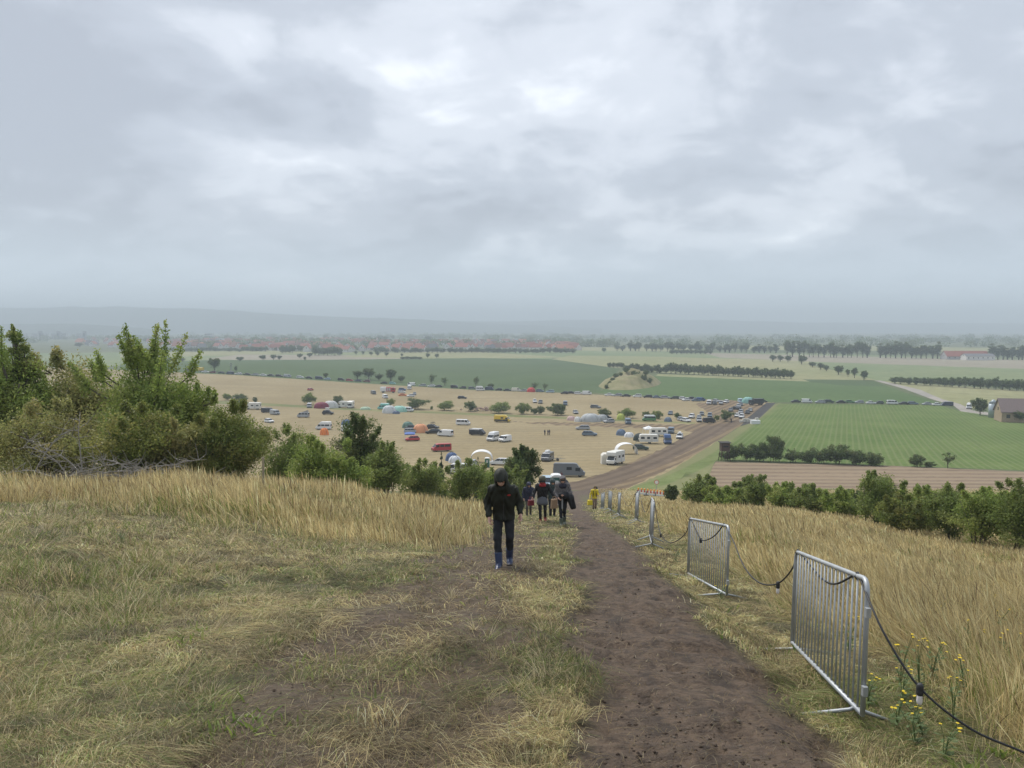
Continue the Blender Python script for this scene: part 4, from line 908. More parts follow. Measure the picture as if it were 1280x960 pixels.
def vehicles():
    row = [(235, 464, 'sedan', 'dark'), (248, 465, 'truck', 'yellow'), (256.6, 466, 'sedan', 'white'), (266, 466.7, 'hatch', 'dark red'), (276.5, 467.3, 'sedan', 'dark'), (287.5, 468.2, 'minibus', 'dark blue'), (298, 468.6, 'estate', 'white'), (308.5, 469.2, 'sedan', 'black'), (318.5, 469.7, 'estate', 'silver'), (329, 470.2, 'sedan', 'white'), (338.7, 470.6, 'sedan', 'dark'), (349, 471.2, 'estate', 'black'), (359.3, 471.8, 'panel', 'silver'),
      (375, 472.8, 'estate', 'white'), (386.3, 473.5, 'sedan', 'black'), (399, 474.4, 'minibus', 'dark blue'), (409, 475, 'hatch', 'pale blue'), (426.5, 476, 'suv', 'black'), (437, 476.7, 'estate', 'red'), (447.5, 477.3, 'sedan', 'dark blue'), (458.3, 478, 'suv', 'dark red'), (480, 480, 'sedan', 'black'), (490.6, 480.4, 'hatch', 'teal'), (514, 482.3, 'panel', 'white'),
      (528, 483, 'estate', 'silver'), (539, 483.8, 'estate', 'white'), (548.5, 484.3, 'sedan', 'dark'), (568, 485.5, 'boxvan', 'black'), (578.5, 486, 'hatch', 'dark'), (590.3, 486.7, 'estate', 'grey'), (600.5, 488.6, 'high', 'white'), (611.8, 488, 'minibus', 'dark blue'), (623.3, 488.6, 'hatch', 'black'), (634.3, 489.2, 'sedan', 'dark'), (645, 489.4, 'panel', 'cream'), (655, 489.8, 'sedan', 'silver'), (675, 490.5, 'suv', 'blue-grey'), (687.6, 491.1, 'estate', 'pale blue'),
      (705.5, 492.8, 'hatch', 'black'), (713, 492.5, 'sedan', 'dark'), (723.3, 493.2, 'estate', 'white'), (733.7, 493.6, 'panel', 'white'), (761.3, 495.1, 'sedan', 'white'), (772, 495.6, 'estate', 'silver'), (782.6, 496.2, 'sedan', 'dark'), (796.6, 496.9, 'suv', 'white'), (809.7, 497.4, 'estate', 'dark'), (821, 498, 'sedan', 'blue-grey'), (831.7, 498.4, 'estate', 'silver'), (843.3, 499.1, 'estate', 'dark green'), (854.4, 499.6, 'hatch', 'white'), (864, 499.6, 'sedan', 'black')]
    marks = [(248, 'yellow truck'), (268, 'lone tree'), (289, 'power mast'), (312, 'long hedge left'), (345, 'empty stubble left'), (372, 'left gap'), (407, 'small pale-car tree'), (446, 'dark tree clump'), (488, 'tall free tree'), (513, 'fire truck'), (540, 'leaning tree'), (565, 'loose round tree'), (595, 'slim tall tree'), (613, 'low tree'), (640, 'red tent'), (681, 'see-through tree'), (715, 'centre gap'), (735, 'mound gap'), (765, 'grassy mound'), (800, 'mound foot'), (822, 'crop field corner'), (850, 'right end')]
    tt = lambda r: r[3] + ' ' + {'hatch': 'hatchback', 'sedan': 'car', 'estate': 'estate', 'suv': 'suv', 'panel': 'van', 'minibus': 'van', 'boxvan': 'van', 'high': 'camper', 'truck': 'truck'}[r[2]]
    for i, r in enumerate(row):
        mk = min(marks, key=lambda m_: abs(m_[0] - r[0]))[1]
        nb = ('between ' + tt(row[i - 1]) + ' and ' + tt(row[i + 1])) if 0 < i < len(row) - 1 else ('ending the row')
        vehicle(r[0], r[1], r[2], r[3], 176 - 3 if random.random() < .5 else -4, 'far-row %s by %s %s' % (tt(r), mk, nb), 'vehicles parked in the long row along the far edge of the stubble field', 1.04)
    row2 = [(994.5, 503.4, 'sedan', 'dark'), (1008.6, 503.8, 'panel', 'white'), (1025, 504.2, 'estate', 'silver'), (1036.4, 503.9, 'suv', 'dark green'), (1050.8, 504.1, 'sedan', 'dark'), (1062.6, 504, 'hatch', 'green'), (1074, 504.3, 'hatch', 'silver'), (1088.7, 505.2, 'sedan', 'white'), (1098.6, 505.2, 'hatch', 'dark green'), (1115.4, 505.6, 'minibus', 'white'), (1129.5, 505.9, 'sedan', 'black'), (1141, 505.9, 'estate', 'blue-grey'), (1159, 506.6, 'sedan', 'silver'), (1171.7, 507.4, 'sedan', 'white'), (1183.8, 507.6, 'minibus', 'dark blue')]
    for i, r in enumerate(row2):
        nb = ('between %s and %s' % (tt(row2[i - 1]), tt(row2[i + 1]))) if 0 < i < len(row2) - 1 else ('at its left end' if i == 0 else 'at its right end by the lane')
        vehicle(r[0], r[1], r[2], r[3], -2 if i % 2 else 178, '%s by the right crops %s' % (tt(r), nb), 'vehicles parked between the two right crop fields', .98)
    cl = [(857.5, 501.3, 'hatch', 'white', 200, 'white small car turned out of the right end of the long row'), (870, 501.9, 'sedan', 'blue-grey', 10, 'blue-grey car beside the bright blue one at the end of the long row'), (876, 501.6, 'boxvan', 'blue', 0, 'bright blue van at the right end of the long row'),
      (886.3, 505.6, 'panel', 'white', -95, 'white van facing the camera left in the first cluster past the long row'), (893, 505.8, 'hatch', 'dark', -80, 'dark small car in the middle of the first cluster past the long row'), (895.5, 502.9, 'estate', 'silver', -60, 'silver estate behind the dark small car of the first cluster'), (901.3, 505.8, 'suv', 'silver', -95, 'silver tall car at the right of the first cluster'), (907.5, 503.7, 'hatch', 'white', -110, 'white hatchback right behind the first cluster'),
      (925.5, 503.6, 'panel', 'pale blue', -80, 'pale blue van left of the teal tent'), (926.3, 507.2, 'hatch', 'grey', -90, 'grey hatchback below the pale blue van'), (945, 506.6, 'truck', 'dark', -150, 'dark truck parked at the head of the asphalt road'), (953, 503.2, 'estate', 'dark green', 0, 'dark green estate right of the dark truck'), (940, 503.2, 'sedan', 'black', 5, 'black car between teal tent and dark green estate'),
      (923.3, 509.4, 'estate', 'silver', -85, 'silver estate second down the column below the pale blue van'), (920.5, 512.2, 'sedan', 'dark', -40, 'dark car turned sideways in the column below the pale blue van'), (913.4, 514.6, 'hatch', 'grey', -95, 'grey hatchback left of the column near the track bend'), (926, 517.4, 'suv', 'silver', -95, 'silver tall car above the two white cars at the track bend'), (934.4, 517.4, 'hatch', 'dark', -95, 'dark hatchback right of the silver tall car at the bend'), (937.6, 514.8, 'hatch', 'silver', -95, 'silver hatchback behind the dark hatchback at the bend'), (921, 521.4, 'hatch', 'white', -95, 'left one of two white cars at the track bend'), (927, 523, 'suv', 'white', -95, 'right one of two white cars at the track bend'),
      (706.6, 506.8, 'panel', 'blue-grey', -90, 'blue-grey van facing the camera alone on the upper stubble'), (744.5, 510.5, 'estate', 'grey', -25, 'grey estate with lifted tailgate on the upper stubble'), (719.5, 517.4, 'hatch', 'silver', -80, 'silver hatchback at the gap in the hedge line'), (838, 518.6, 'hatch', 'blue-grey', -95, 'blue-grey hatchback left of the small dark bush'), (864.5, 522.8, 'suv', 'white', -100, 'white tall car right of the small dark bush'), (877.3, 519.4, 'hatch', 'grey', -90, 'grey hatchback upper left before the round bush at the bend'), (887.3, 521.7, 'suv', 'blue-grey', -90, 'blue-grey tall car just left of the round bush at the bend'), (874, 524, 'hatch', 'silver', -90, 'silver hatchback standing behind another silver car'), (873.8, 527.6, 'suv', 'silver', -85, 'silver tall car in front of the silver hatchback'), (851.5, 526.4, 'hatch', 'silver', -70, 'silver car half hidden behind the white estate'), (857.5, 527.4, 'estate', 'white', -60, 'white estate beside a silver car below the small dark bush'), (886.5, 528.7, 'boxvan', 'black', 20, 'black van left of the round bush at the bend'),
      (785, 530.2, 'panel', 'blue-grey', -85, 'blue-grey van facing the camera between yellow-green tent and camper'), (761, 528.8, 'hatch', 'silver', -150, 'silver car right of the grey dome tents'), (756.8, 524, 'sedan', 'dark', 170, 'dark car behind the silver car and grey dome tent'), (811.3, 526.5, 'minibus', 'green', 180, 'old camper with white top and green lower half by the hedge'),
      (728.5, 537.3, 'estate', 'silver', 175, 'silver estate above the dark grey estate'), (737, 545, 'estate', 'blue-grey', -8, 'dark grey-blue estate below the silver estate'), (838.8, 541.8, 'boxvan', 'blue-grey', -95, 'blue-grey van behind the white car by the track'), (849.6, 548.2, 'estate', 'white', -95, 'white car with roof load beside the mud track'), (834.2, 554.8, 'high', 'blue', -85, 'boxy blue camper van beside the white caravan'), (801, 562.6, 'hatch', 'dark green', -8, 'dark hatchback below the white caravan'),
      (711.5, 596, 'big', 'grey', -6, 'large dark grey panel van near the foot of the path'), (684.5, 576.3, 'minibus', 'grey', -105, 'grey van with white roof box facing the camera'),
      (466.7, 493, 'panel', 'grey', -75, 'dark grey van left of the red and white fire truck'), (511.7, 487, 'high', 'white', -100, 'white camper van behind the fire truck, near the row'), (502, 491.4, 'estate', 'white', 10, 'white estate right of the fire truck'), (503.3, 495.3, 'sedan', 'orange', 5, 'orange car below the white estate'), (513.3, 496.2, 'hatch', 'white', 200, 'white hatchback right of the orange car'), (518.3, 494, 'hatch', 'blue-grey', -90, 'blue-grey hatchback behind the white one near the orange car'), (481.3, 498, 'panel', 'white', -75, 'white van in front of the fire truck, facing the camera'), (503, 488.6, 'suv', 'blue', 0, 'blue car at the back of the fire truck group'), (577.8, 498.8, 'estate', 'black', -6, 'black estate alone high on the stubble field'), (668.5, 503.6, 'suv', 'white', -85, 'white tall car left of the grey one in the upper stubble'), (675.6, 504.7, 'suv', 'grey', -95, 'grey tall car right of the white one in the upper stubble'),
      (479.3, 511.8, 'high', 'turquoise', 175, 'turquoise van with white roof left of the white tent'), (509.8, 514.9, 'minibus', 'white', -20, 'white van beside the mint green tent'), (579, 531.5, 'minibus', 'white', -10, 'white glazed van below the hedge line'), (628, 527.8, 'big', 'yellow', -12, 'yellow and black van alone below the hedge line'), (541, 536.2, 'hatch', 'black', -15, 'black car with bicycles on its roof'), (541.2, 542.4, 'estate', 'black', 175, 'black estate below the black car with bicycles'), (556.6, 545.4, 'panel', 'white', 150, 'white panel van right of the two black cars'), (596.7, 544, 'minibus', 'black', -20, 'van with white upper and dark lower half'), (616.2, 551.2, 'high', 'white', -115, 'white high-roofed camper left of the white small van'), (631.3, 552.4, 'boxvan', 'white', -125, 'white small van right of the high-roofed camper'), (514.8, 537, 'sedan', 'dark', 5, 'dark car behind the orange tunnel tent'), (514, 541.3, 'estate', 'silver', 5, 'silver estate behind the blue tarpaulin'), (515.4, 551.4, 'hatch', 'red', -165, 'bright red car under the blue tarpaulin'), (551.7, 564.2, 'minibus', 'red', -160, 'red van alone above the small spruce'), (589.5, 584, 'estate', 'silver', -100, 'silver car under the white arched tent'), (625.4, 581.5, 'estate', 'white', 165, 'white estate above the head of the hooded person, left of the pine'), (573, 592, 'minibus', 'white', 175, 'white van mostly hidden behind the low bushes'),
      (388, 488.4, 'hatch', 'pinkish red', 60, 'pale red car alone on the upper left stubble'), (386.8, 509.6, 'minibus', 'silver', -95, 'silver van below the grey-green round bush'), (431, 510, 'motorhome', None, 170, 'left one of two white motorhomes parked together'), (438.5, 510, 'motorhome', None, -100, 'right one of two white motorhomes, seen from the front'), (410, 518.4, 'suv', 'black', -5, 'black tall car with a roof tent'), (379, 522, 'pop', 'silver', 170, 'silver camper with raised canvas roof'), (334.5, 516, 'minibus', 'black', -10, 'black van above the silver van left of the camp'), (343.5, 518.6, 'panel', 'silver', -60, 'silver van in front of the black van'), (336.5, 528.5, 'hatch', 'white', -60, 'white car partly hidden behind the yellow-green bush'), (317, 512, 'motorhome', None, 175, 'white motorhome roof above the round yellow-green bush'), (404.5, 537, 'high', 'white', 175, 'white camper van behind the orange tent'), (434.8, 540, 'panel', 'white', -50, 'white van seen over the tall dark green bush'),
      (1211.6, 511.3, 'high', 'white', -95, 'white van standing on the lane before the farm'), (810.8, 554.6, 'caravan', None, 178, 'white caravan with small windows beside the blue camper'), (822.8, 545.6, 'caravan', None, 5, 'white caravan behind, next to the white gazebo'), (769, 580.5, 'motorhome', None, -112, 'boxy white motorhome facing the camera beside the track'), (683, 611, 'panel', 'pale blue', -95, 'pale van partly hidden left of the green portable toilet')]
    out = {}
    for px, py, k, c, yaw, lb in cl: out[lb] = vehicle(px, py, k, c, yaw, lb, 'vehicles camping on the stubble field' if px < 950 else None, 1.0)
    def sub(lb): return out[lb]
    # two-tone vans and roof loads are parts of their vehicle
    o = sub('yellow and black van alone below the hedge line')
    for s in (-1, 1): MB().box((-.3, s * 1.028, .72), (5.0, .02, .62)).obj('dark_side_panel', PLAST, o)
    o = sub('van with white upper and dark lower half'); MB().box((-.2, 0, 1.96), (3.2, 1.5, .12), (.9, .85)).obj('white_roof', WHITE, o)
    for s in (-1, 1): MB().box((-.6, s * .86, 1.8), (3.3, .12, .26)).obj('white_upper_panel', WHITE, o)
    o = sub('old camper with white top and green lower half by the hedge'); MB().box((-.2, 0, 2.05), (3.9, 1.7, .3), (.85, .8)).obj('white_roof', WHITE, o)
    for s in (-1, 1): MB().box((-.45, s * .92, 1.86), (3.5, .07, .2)).obj('white_upper_panel', WHITE, o)
    o = sub('turquoise van with white roof left of the white tent'); MB().box((-.5, 0, 2.5), (3.6, 1.6, .25), (.9, .85)).obj('white_roof', WHITE, o)
    o = sub('grey van with white roof box facing the camera'); MB().prism([(-.9, 2.1), (1.0, 2.1), (.8, 2.42), (-.7, 2.46)], .42, .08).obj('roof_box', WHITE, o)
    o = sub('black tall car with a roof tent'); MB().box((-.2, 0, 1.85), (1.6, 1.3, .12)).box((-.2, 0, 2.25), (1.5, 1.25, .7), (.75, .9)).box((-.2, 0, 2.66), (1.7, 1.35, .12)).obj('roof_tent', mat('roof tent', (.62, .62, .6), .8), o)
    o = sub('white car with roof load beside the mud track'); MB().prism([(-1.0, 1.58), (.7, 1.58), (.5, 1.9), (-.9, 1.92)], .38, .06).obj('roof_box', WHITE, o)
    o = sub('black car with bicycles on its roof')
    for s in (-1, 1):
        b = MB()
        for x in (-.5, .5): b.tube([(x + .33 * math.cos(a), s * .3, 1.85 + .33 * math.sin(a)) for a in np.linspace(0, 2 * PI, 13)], .03, 4)
        b.tube([(-.5, s * .3, 1.85), (0, s * .3, 2.2), (.4, s * .3, 2.25), (.5, s * .3, 1.85)], .025, 4).tube([(-.5, s * .3, 1.85), (-.05, s * .3, 1.8), (.4, s * .3, 2.25), (.42, s * .3, 2.4), (.25, s * .3, 2.42)], .025, 4).tube([(-.05, s * .3, 1.8), (-.2, s * .3, 2.35), (-.3, s * .3, 2.36)], .025, 4)
        b.obj('bicycle', PLAST, o)
    o = sub('grey estate with lifted tailgate on the upper stubble'); MB().box((-2.5, 0, 1.75), (.9, 1.3, .06)).obj('tailgate', paint('dark', PC['dark']), o)
    # fire truck
    root = empty('fire_truck'); RM = paint('red', PC['red'])
    MB().prism([(1.7, .6), (3.9, .6), (3.95, 1.5), (3.75, 2.85), (1.7, 2.9)], 1.2, .08).obj('cab', RM, root)
    MB().box((3.86, 0, 2.1), (.08, 2.0, .8)).obj('windscreen', GLASS, root)
    MB().prism([(-1.1, .9), (1.6, .9), (1.6, 3.1), (-1.1, 3.1)], 1.24, .05).obj('equipment_body', RM, root)
    MB().prism([(-4.4, .9), (-1.15, .9), (-1.15, 3.2), (-4.4, 3.2)], 1.24, .05).obj('box_body', WHITE, root)
    for s in (-1, 1):
        MB().box((2.8, s * 1.2, 2.1), (1.2, .03, .7)).obj('window', GLASS, root)
        for x in (.9, -.3): MB().box((x, s * 1.245, 2.0), (.95, .02, 1.5)).obj('roller_shutter', mat('shutter', (.45, .46, .47), .4), root)
    MB().box((0, 0, .8), (7.6, 1.3, .25)).obj('chassis', PLAST, root)
    MB().box((3.0, 0, 2.98), (.3, 1.4, .16)).obj('beacon_bar', mat('blue beacon', (.05, .12, .5), .2), root)
    wheels(root, (2.8, -2.9), 1.05, .5, .32); lights(root, 3.93, -4.42, .85, .9, 1.1, .2)
    root.location = at(485.5, 490.9); root.rotation_euler.z = -.03; root.scale = (1, 1, 1); tag(root, 'red and white fire truck in the group at the upper edge of the stubble', 'fire truck')
    # small trailer with bicycle by the grey van
    root = empty('bicycle_trailer', at(697, 576), 0); b = MB()
    b.tube([(-.9, .5, .5), (.9, .5, .5), (.9, -.5, .5), (-.9, -.5, .5), (-.9, .5, .5)], .04, 5).tube([(.9, 0, .5), (1.8, 0, .45)], .04, 5).tube([(-.6, 0, .5), (.2, 0, 1.15), (1.2, 0, 1.3)], .03, 5).tube([(-.2, 0, .5), (.6, 0, .9), (.9, 0, .5)], .03, 5)
    b.obj('frame', mat('trailer metal', (.28, .30, .31), .5), root); wheels(root, (0,), .6, .3, .12); tag(root, 'small open trailer right of the grey van with roof box', 'trailer')
# ------------------------------------------------------------------ tents and camp things
def cloth(nm, c): return mat('cloth ' + nm, c, .75, .08, 3)
def dome_tent(px, py, w, d, h, c, label, group='tents on the stubble field', yaw=0., door=(.05, .05, .06), cn=None):
    root = empty('dome_tent', at(px, py), yaw); m = cloth(cn or label[:18], c); n = 24; V = []; R_ = 9
    for j in range(R_ + 1):
        t = j / R_ * PI / 2
        for i in range(n):
            a = 2 * PI * i / n; k = 1 + .06 * math.cos(4 * a); V.append((math.cos(a) * w / 2 * math.cos(t)**.75 * k if j < R_ else 0, math.sin(a) * d / 2 * math.cos(t)**.75 * k if j < R_ else 0, h * math.sin(t) * (1 - .03 * abs(math.sin(2 * a)))))
    Fc = [(j * n + i, j * n + (i + 1) % n, (j + 1) * n + (i + 1) % n, (j + 1) * n + i) for j in range(R_) for i in range(n)]
    raw('fly_sheet', V, Fc, m, True, root)
    for a0 in (PI / 4, -PI / 4):
        b = MB(); b.tube([(math.cos(a0) * w / 2 * s_, math.sin(a0) * d / 2 * s_, h * math.sqrt(max(0, 1 - s_ * s_ * .98)) + .03) for s_ in np.linspace(-1, 1, 13)], .03, 5); b.obj('pole', PLAST, root)
    pts = [(x, -math.sqrt(max(0, 1 - (x / (w / 2))**2 * .9)) * d / 2 * .95 * (.35 if z > .05 else 1) - (.12 if z <= .05 else .15 * d), z) for x, z in ((-w * .16, 0), (w * .16, 0), (0, h * .72))]
    raw('door', [pts[0], pts[1], (pts[2][0], -d / 2 * .62, pts[2][2])], [(0, 1, 2)], mat('tent door dark', door, .8), False, root)
    return tag(root, label, 'tent', group)
def arch_tent(px, py, w, h, d, label, c=(.72, .73, .74), yaw=0.):
    """open arched event shelter: curved roof on two legs with side flaps"""
    root = empty('arched_shelter', at(px, py), yaw); n = 20; V = []; Fc = []
    for j, (yy, k) in enumerate(((-d / 2, 1), (0, .93), (d / 2, 1))):
        for i in range(n + 1):
            t = i / n * PI
            V.append((math.cos(t) * w / 2 * k, yy, max(.02, h * math.sin(t)**.62 * k)))
    for j in range(2):
        for i in range(n):
            a = j * (n + 1) + i; wd = 3 <= i < n - 3
            Fc.append((a, a + 1, a + n + 2, a + n + 1))
    o = raw('canopy', V, Fc, cloth('shelter', c), True, root); s = o.modifiers.new('t', 'SOLIDIFY'); s.thickness = .05
    for yy in (-d / 2, d / 2):
        b = MB(); b.tube([(math.cos(t) * w / 2 * 1.0, yy, h * math.sin(t)**.62 + .03) for t in np.linspace(0.001, PI - .001, 17)], .05, 5); b.obj('pole', cloth('shelter pole', (.6, .62, .62)), root)
    return tag(root, label, 'tent', 'tents on the stubble field')
def gazebo(px, py, w, h, c, label, cat='gazebo', rh=.8):
    root = empty('gazebo', at(px, py), .1); b = MB()
    for x in (-1, 1):
        for y in (-1, 1): MB().tube([(x * w / 2, y * w / 2, 0), (x * w / 2, y * w / 2, h)], .04, 5).obj('leg', WHITE, root)
    V = [(-w / 2, -w / 2, h), (w / 2, -w / 2, h), (w / 2, w / 2, h), (-w / 2, w / 2, h), (0, 0, h + rh), (-w / 2, -w / 2, h - .3), (w / 2, -w / 2, h - .3), (w / 2, w / 2, h - .3), (-w / 2, w / 2, h - .3)]
    o = raw('roof', V, [(0, 1, 4), (1, 2, 4), (2, 3, 4), (3, 0, 4), (5, 6, 1, 0), (6, 7, 2, 1), (7, 8, 3, 2), (8, 5, 0, 3)], cloth(label[:14], c), False, root); s = o.modifiers.new('t', 'SOLIDIFY'); s.thickness = .03
    return tag(root, label, cat, None)
def camp():
    dome_tent(738, 526.8, 7.2, 6, 3.0, (.42, .44, .44), 'large grey and white dome tent with dark door panels'); dome_tent(752.5, 526, 4.2, 4, 2.4, (.36, .38, .38), 'smaller grey dome tent right of the large one')
    dome_tent(714, 525.3, 3.2, 2.6, 1.6, (.60, .42, .40), 'small pinkish tent left of the large grey dome'); dome_tent(722, 527, 2.4, 2.4, 1.9, (.7, .7, .68), 'small pointed white tent left of the large grey dome')
    dome_tent(776, 524.3, 3.0, 3, 2.3, (.45, .50, .10), 'yellow-green dome tent in front of the hedge line'); dome_tent(835, 527, 2.8, 2.6, 1.7, (.14, .18, .24), 'small blue-grey tent between the old camper and white cars')
    dome_tent(776.3, 544, 3.0, 2.8, 1.9, (.12, .17, .25), 'dark blue dome tent left of the white one'); dome_tent(786.3, 546.2, 2.9, 2.6, 1.5, (.72, .73, .74), 'low white tent right of the dark blue dome'); dome_tent(799, 550.5, 3.4, 3, 2.1, (.025, .04, .035), 'dark green tent tucked against the white caravan')
    dome_tent(486.5, 516.3, 5.6, 4, 3.2, (.60, .62, .62), 'white-grey tent right of the turquoise van'); dome_tent(499.5, 514.8, 6, 4, 2.6, (.35, .62, .52), 'mint green tent behind the white van'); dome_tent(495.3, 517.2, 3, 2.2, 1.2, (.10, .14, .22), 'small dark blue tent in front of the mint green one'); dome_tent(457, 512, 4.5, 3, 1.3, (.45, .58, .42), 'flat pale green tent left of the turquoise van')
    dome_tent(402, 510.2, 6.5, 4, 2.7, (.22, .03, .06), 'maroon tunnel tent between silver van and white tent'); dome_tent(413.5, 509.8, 6.5, 4, 3.2, (.6, .6, .58), 'white and grey tent right of the maroon one')
    dome_tent(525.8, 540.6, 4.8, 4, 2.8, (.70, .32, .16), 'orange tunnel tent beside the parked cars'); dome_tent(510, 535, 3.8, 3, 2.2, (.12, .22, .18), 'dark green tent behind the silver estate')
    dome_tent(564.7, 576, 2.8, 2.4, 2.0, (.08, .13, .26), 'dark blue tent above the low bushes'); dome_tent(568.7, 578.2, 2.8, 2.4, 1.6, (.66, .68, .7), 'white tent in front of the dark blue tent'); dome_tent(664, 489.9, 4.6, 4, 2.6, (.55, .05, .05), 'red tent in the long row of vehicles')
    dome_tent(935, 504, 5.8, 4, 3.0, (.28, .52, .46), 'teal tent at the head of the asphalt road'); dome_tent(405.5, 543.6, 2.7, 2.4, 2.2, (.75, .22, .05), 'bright orange tent seen over the left bushes'); dome_tent(433, 532, 3.5, 3, 2.2, (.07, .12, .25), 'blue tent seen over the tall dark bush')
    arch_tent(782.5, 567, 5.2, 2.6, 2.6, 'white arched shelter above the boxy motorhome', yaw=.1); arch_tent(602, 577.5, 4.9, 2.6, 2.8, 'white arched shelter behind the tiny spruce')
    # awning behind the motorhome
    o = MB().prism([(-1.3, 0), (1.3, 0), (1.25, 1.9), (.8, 2.35), (-.8, 2.35), (-1.25, 1.9)], 1.2, .12).obj('awning_tent', cloth('awning', (.66, .64, .58)), smooth=False); o.location = at(758.5, 579.6); tag(o, 'cream boxy awning tent left of the motorhome facing the camera', 'tent')
    gazebo(811, 543.8, 3.0, 2.1, (.74, .75, .75), 'white gazebo left of the rear caravan'); gazebo(512.3, 549.5, 3.0, 1.9, (.06, .14, .42), 'blue tarpaulin spread above the bright red car', 'tarpaulin', .35)
    # green hut behind low bushes and portable toilets
    def toilet(g, c, label, sc_=1., rot=0.):
        root = empty('portable_toilet', g, rot); m = mat('toilet ' + label[:8], c, .5)
        MB().prism([(-.55, 0), (.55, 0), (.55, 2.05), (-.55, 2.05)], .55, .04).obj('cabin', m, root)
        MB().prism([(-.6, 2.05), (.6, 2.05), (.5, 2.25), (.2, 2.33), (-.2, 2.33), (-.5, 2.25)], .6, .05).obj('roof', mat('toilet roof', (.7, .71, .70), .5), root)
        MB().box((0, -.56, 1.0), (.74, .04, 1.85)).obj('door', mat('toilet door', tuple(v * .85 for v in c), .5), root)
        b = MB().box((.02, -.586, 1.42), (.36, .015, .58)); b.obj('sign_panel', WHITE, root)
        b = MB().box((.02, -.597, 1.55), (.07, .01, .07)).box((.02, -.597, 1.40), (.1, .01, .2)).box((.02, -.597, 1.22), (.2, .01, .03)); b.obj('pictogram', mat('pictogram green', (.03, .12, .08), .6), root)
        for x in (-.3, 0, .3):
            for s in (1,): MB().box((x, -.0, .05), (.12, 1.14, .1)).obj('skid', PLAST, root)
        root.scale = (sc_,) * 3; return tag(root, label, 'portable toilet')
    toilet(at(695, 619), (.02, .10, .08), 'dark green portable toilet with white roof behind the walkers', 1.25, .05)
    toilet(at(609, 584), (.03, .20, .12), 'green cabin half hidden behind the bush left of the white estate', .9)
    # pallets and white boxes at the road head
    g = at(936.5, 527.5); b = MB()
    for i in range(6): b.box((-3 + i * 1.15, random.uniform(-.3, .3), .35 + .3 * (i % 2)), (1.05, 1.2, .7 + .5 * (i % 3)))
    o = b.obj('pallet_stack', mat('stacked boards', (.55, .53, .46), .8)); o.location = g; tag(o, 'long stack of pale pallets at the bend beside the asphalt road', 'pallets')
    o = MB().prism([(-1.6, 0), (1.6, 0), (1.6, 1.3), (-1.6, 1.3)], .8, .08).obj('container', WHITE); o.location = at(944, 529.8); tag(o, 'low white container right of the pale pallets', 'container')
    # rubble in the hedge gap
    b = MB()
    for i in range(40): b.box((random.gauss(0, 3.2), random.gauss(0, 1.5), random.uniform(.1, 1.6)), (random.uniform(.4, 1.4), random.uniform(.4, 1), random.uniform(.2, .7)), (.8, .8), random.random() * 3)
    o = b.obj('rubble_heap', mat('pink rubble', (.38, .27, .22), .9)); o.location = at(602.5, 513.5); tag(o, 'pinkish heap of rubble in the gap of the hedge line', 'rubble')
    # road barrier boards with lamps
    a, c = at(796, 619.5), at(831.5, 620.5); d = (c - a); L_ = math.hypot(d.x, d.y); root = empty('road_barrier', (a + c) / 2, math.atan2(d.y, d.x)); tag(root, 'white road barrier with red squares and orange lamps across the grass track', 'barrier')
    hb = 7.0 / F * a.y
    for s, z in ((0, hb * .70), (0, hb * .28)): MB().box((0, 0, z), (L_, .05, hb * (.34 if z > hb * .5 else .30))).obj('board', WHITE, root)
    n = 9
    for i in range(n):
        x = (i + .5) / n * L_ - L_ / 2
        MB().box((x, -.03, hb * .70), (L_ / n * .42, .02, hb * .30)).obj('red_panel', mat('barrier red', (.55, .02, .03), .4), root)
        MB().lathe([(.09, 0), (.12, .05), (.12, .22), (.06, .27)], 8, (x, 0, hb * .88)).obj('warning_lamp', mat('orange lamp', (.75, .28, .04), .3), root)
    for x in (-.48, -.16, .16, .48): MB().box((x * L_, 0, hb * .4), (.08, .12, hb * .8)).box((x * L_, 0, .06), (.5, .9, .12)).obj('foot', PLAST, root)
    g = at(820.5, 615); D = g.y; root = empty('traffic_sign', g); tag(root, 'round white traffic sign with a red rim behind the road barrier', 'sign'); zc = (410 - 604.5) / F * D - g.z
    MB().tube([(0, 0, -.1), (0, 0, zc + .3)], .04, 6).obj('post', mat('galvanised', (.4, .41, .42), .5, metal=.4), root)
    rr = .33; MB().lathe([(rr, 0), (rr, .03)], 24, (0, -.07, zc), 'y').obj('sign_rim', mat('barrier red', (.55, .02, .03), .4), root); MB().lathe([(rr * .8, 0), (rr * .8, .02)], 24, (0, -.085, zc), 'y').obj('sign_face', WHITE, root)
    # hunting hide
    g = at(905.5, 576); root = empty('hunting_hide', g); wd = mat('hide wood', (.085, .055, .04), .9, .3, 6); tag(root, 'dark wooden hunting hide on stilts at the left end of the dark bushes', 'hunting hide')
    for x in (-1, 1):
        for y in (-1, 1): MB().tube([(x * 1.1, y * 1.1, -.1), (x * .8, y * .8, 2.4)], .09, 5).obj('leg', wd, root)
    MB().prism([(-.95, 2.3), (.95, 2.3), (.95, 4.1), (-.95, 4.3)], .95, .04).obj('cabin', wd, root); MB().box((0, 0, 4.3), (2.4, 2.4, .14), rz=0).obj('roof', mat('hide roof', (.05, .045, .04), .9), root)
    MB().box((0, -.955, 3.45), (1.2, .02, .4)).obj('window', GLASS, root); b = MB()
    for x in (-.25, .25): b.tube([(x, -2.0, 0), (x, -.95, 2.4)], .04, 4)
    for i in range(6): b.tube([(-.25, -2 + 1.05 * i / 6, .4 * i + .1), (.25, -2 + 1.05 * i / 6, .4 * i + .1)], .03, 4)
    b.obj('ladder', wd, root)
    # pylon
    g = at(289, 467.5); root = empty('power_pole', g); tag(root, 'slim lattice power mast above the far row of cars on the left', 'mast'); b = MB(); hh = 14 / F * g.y
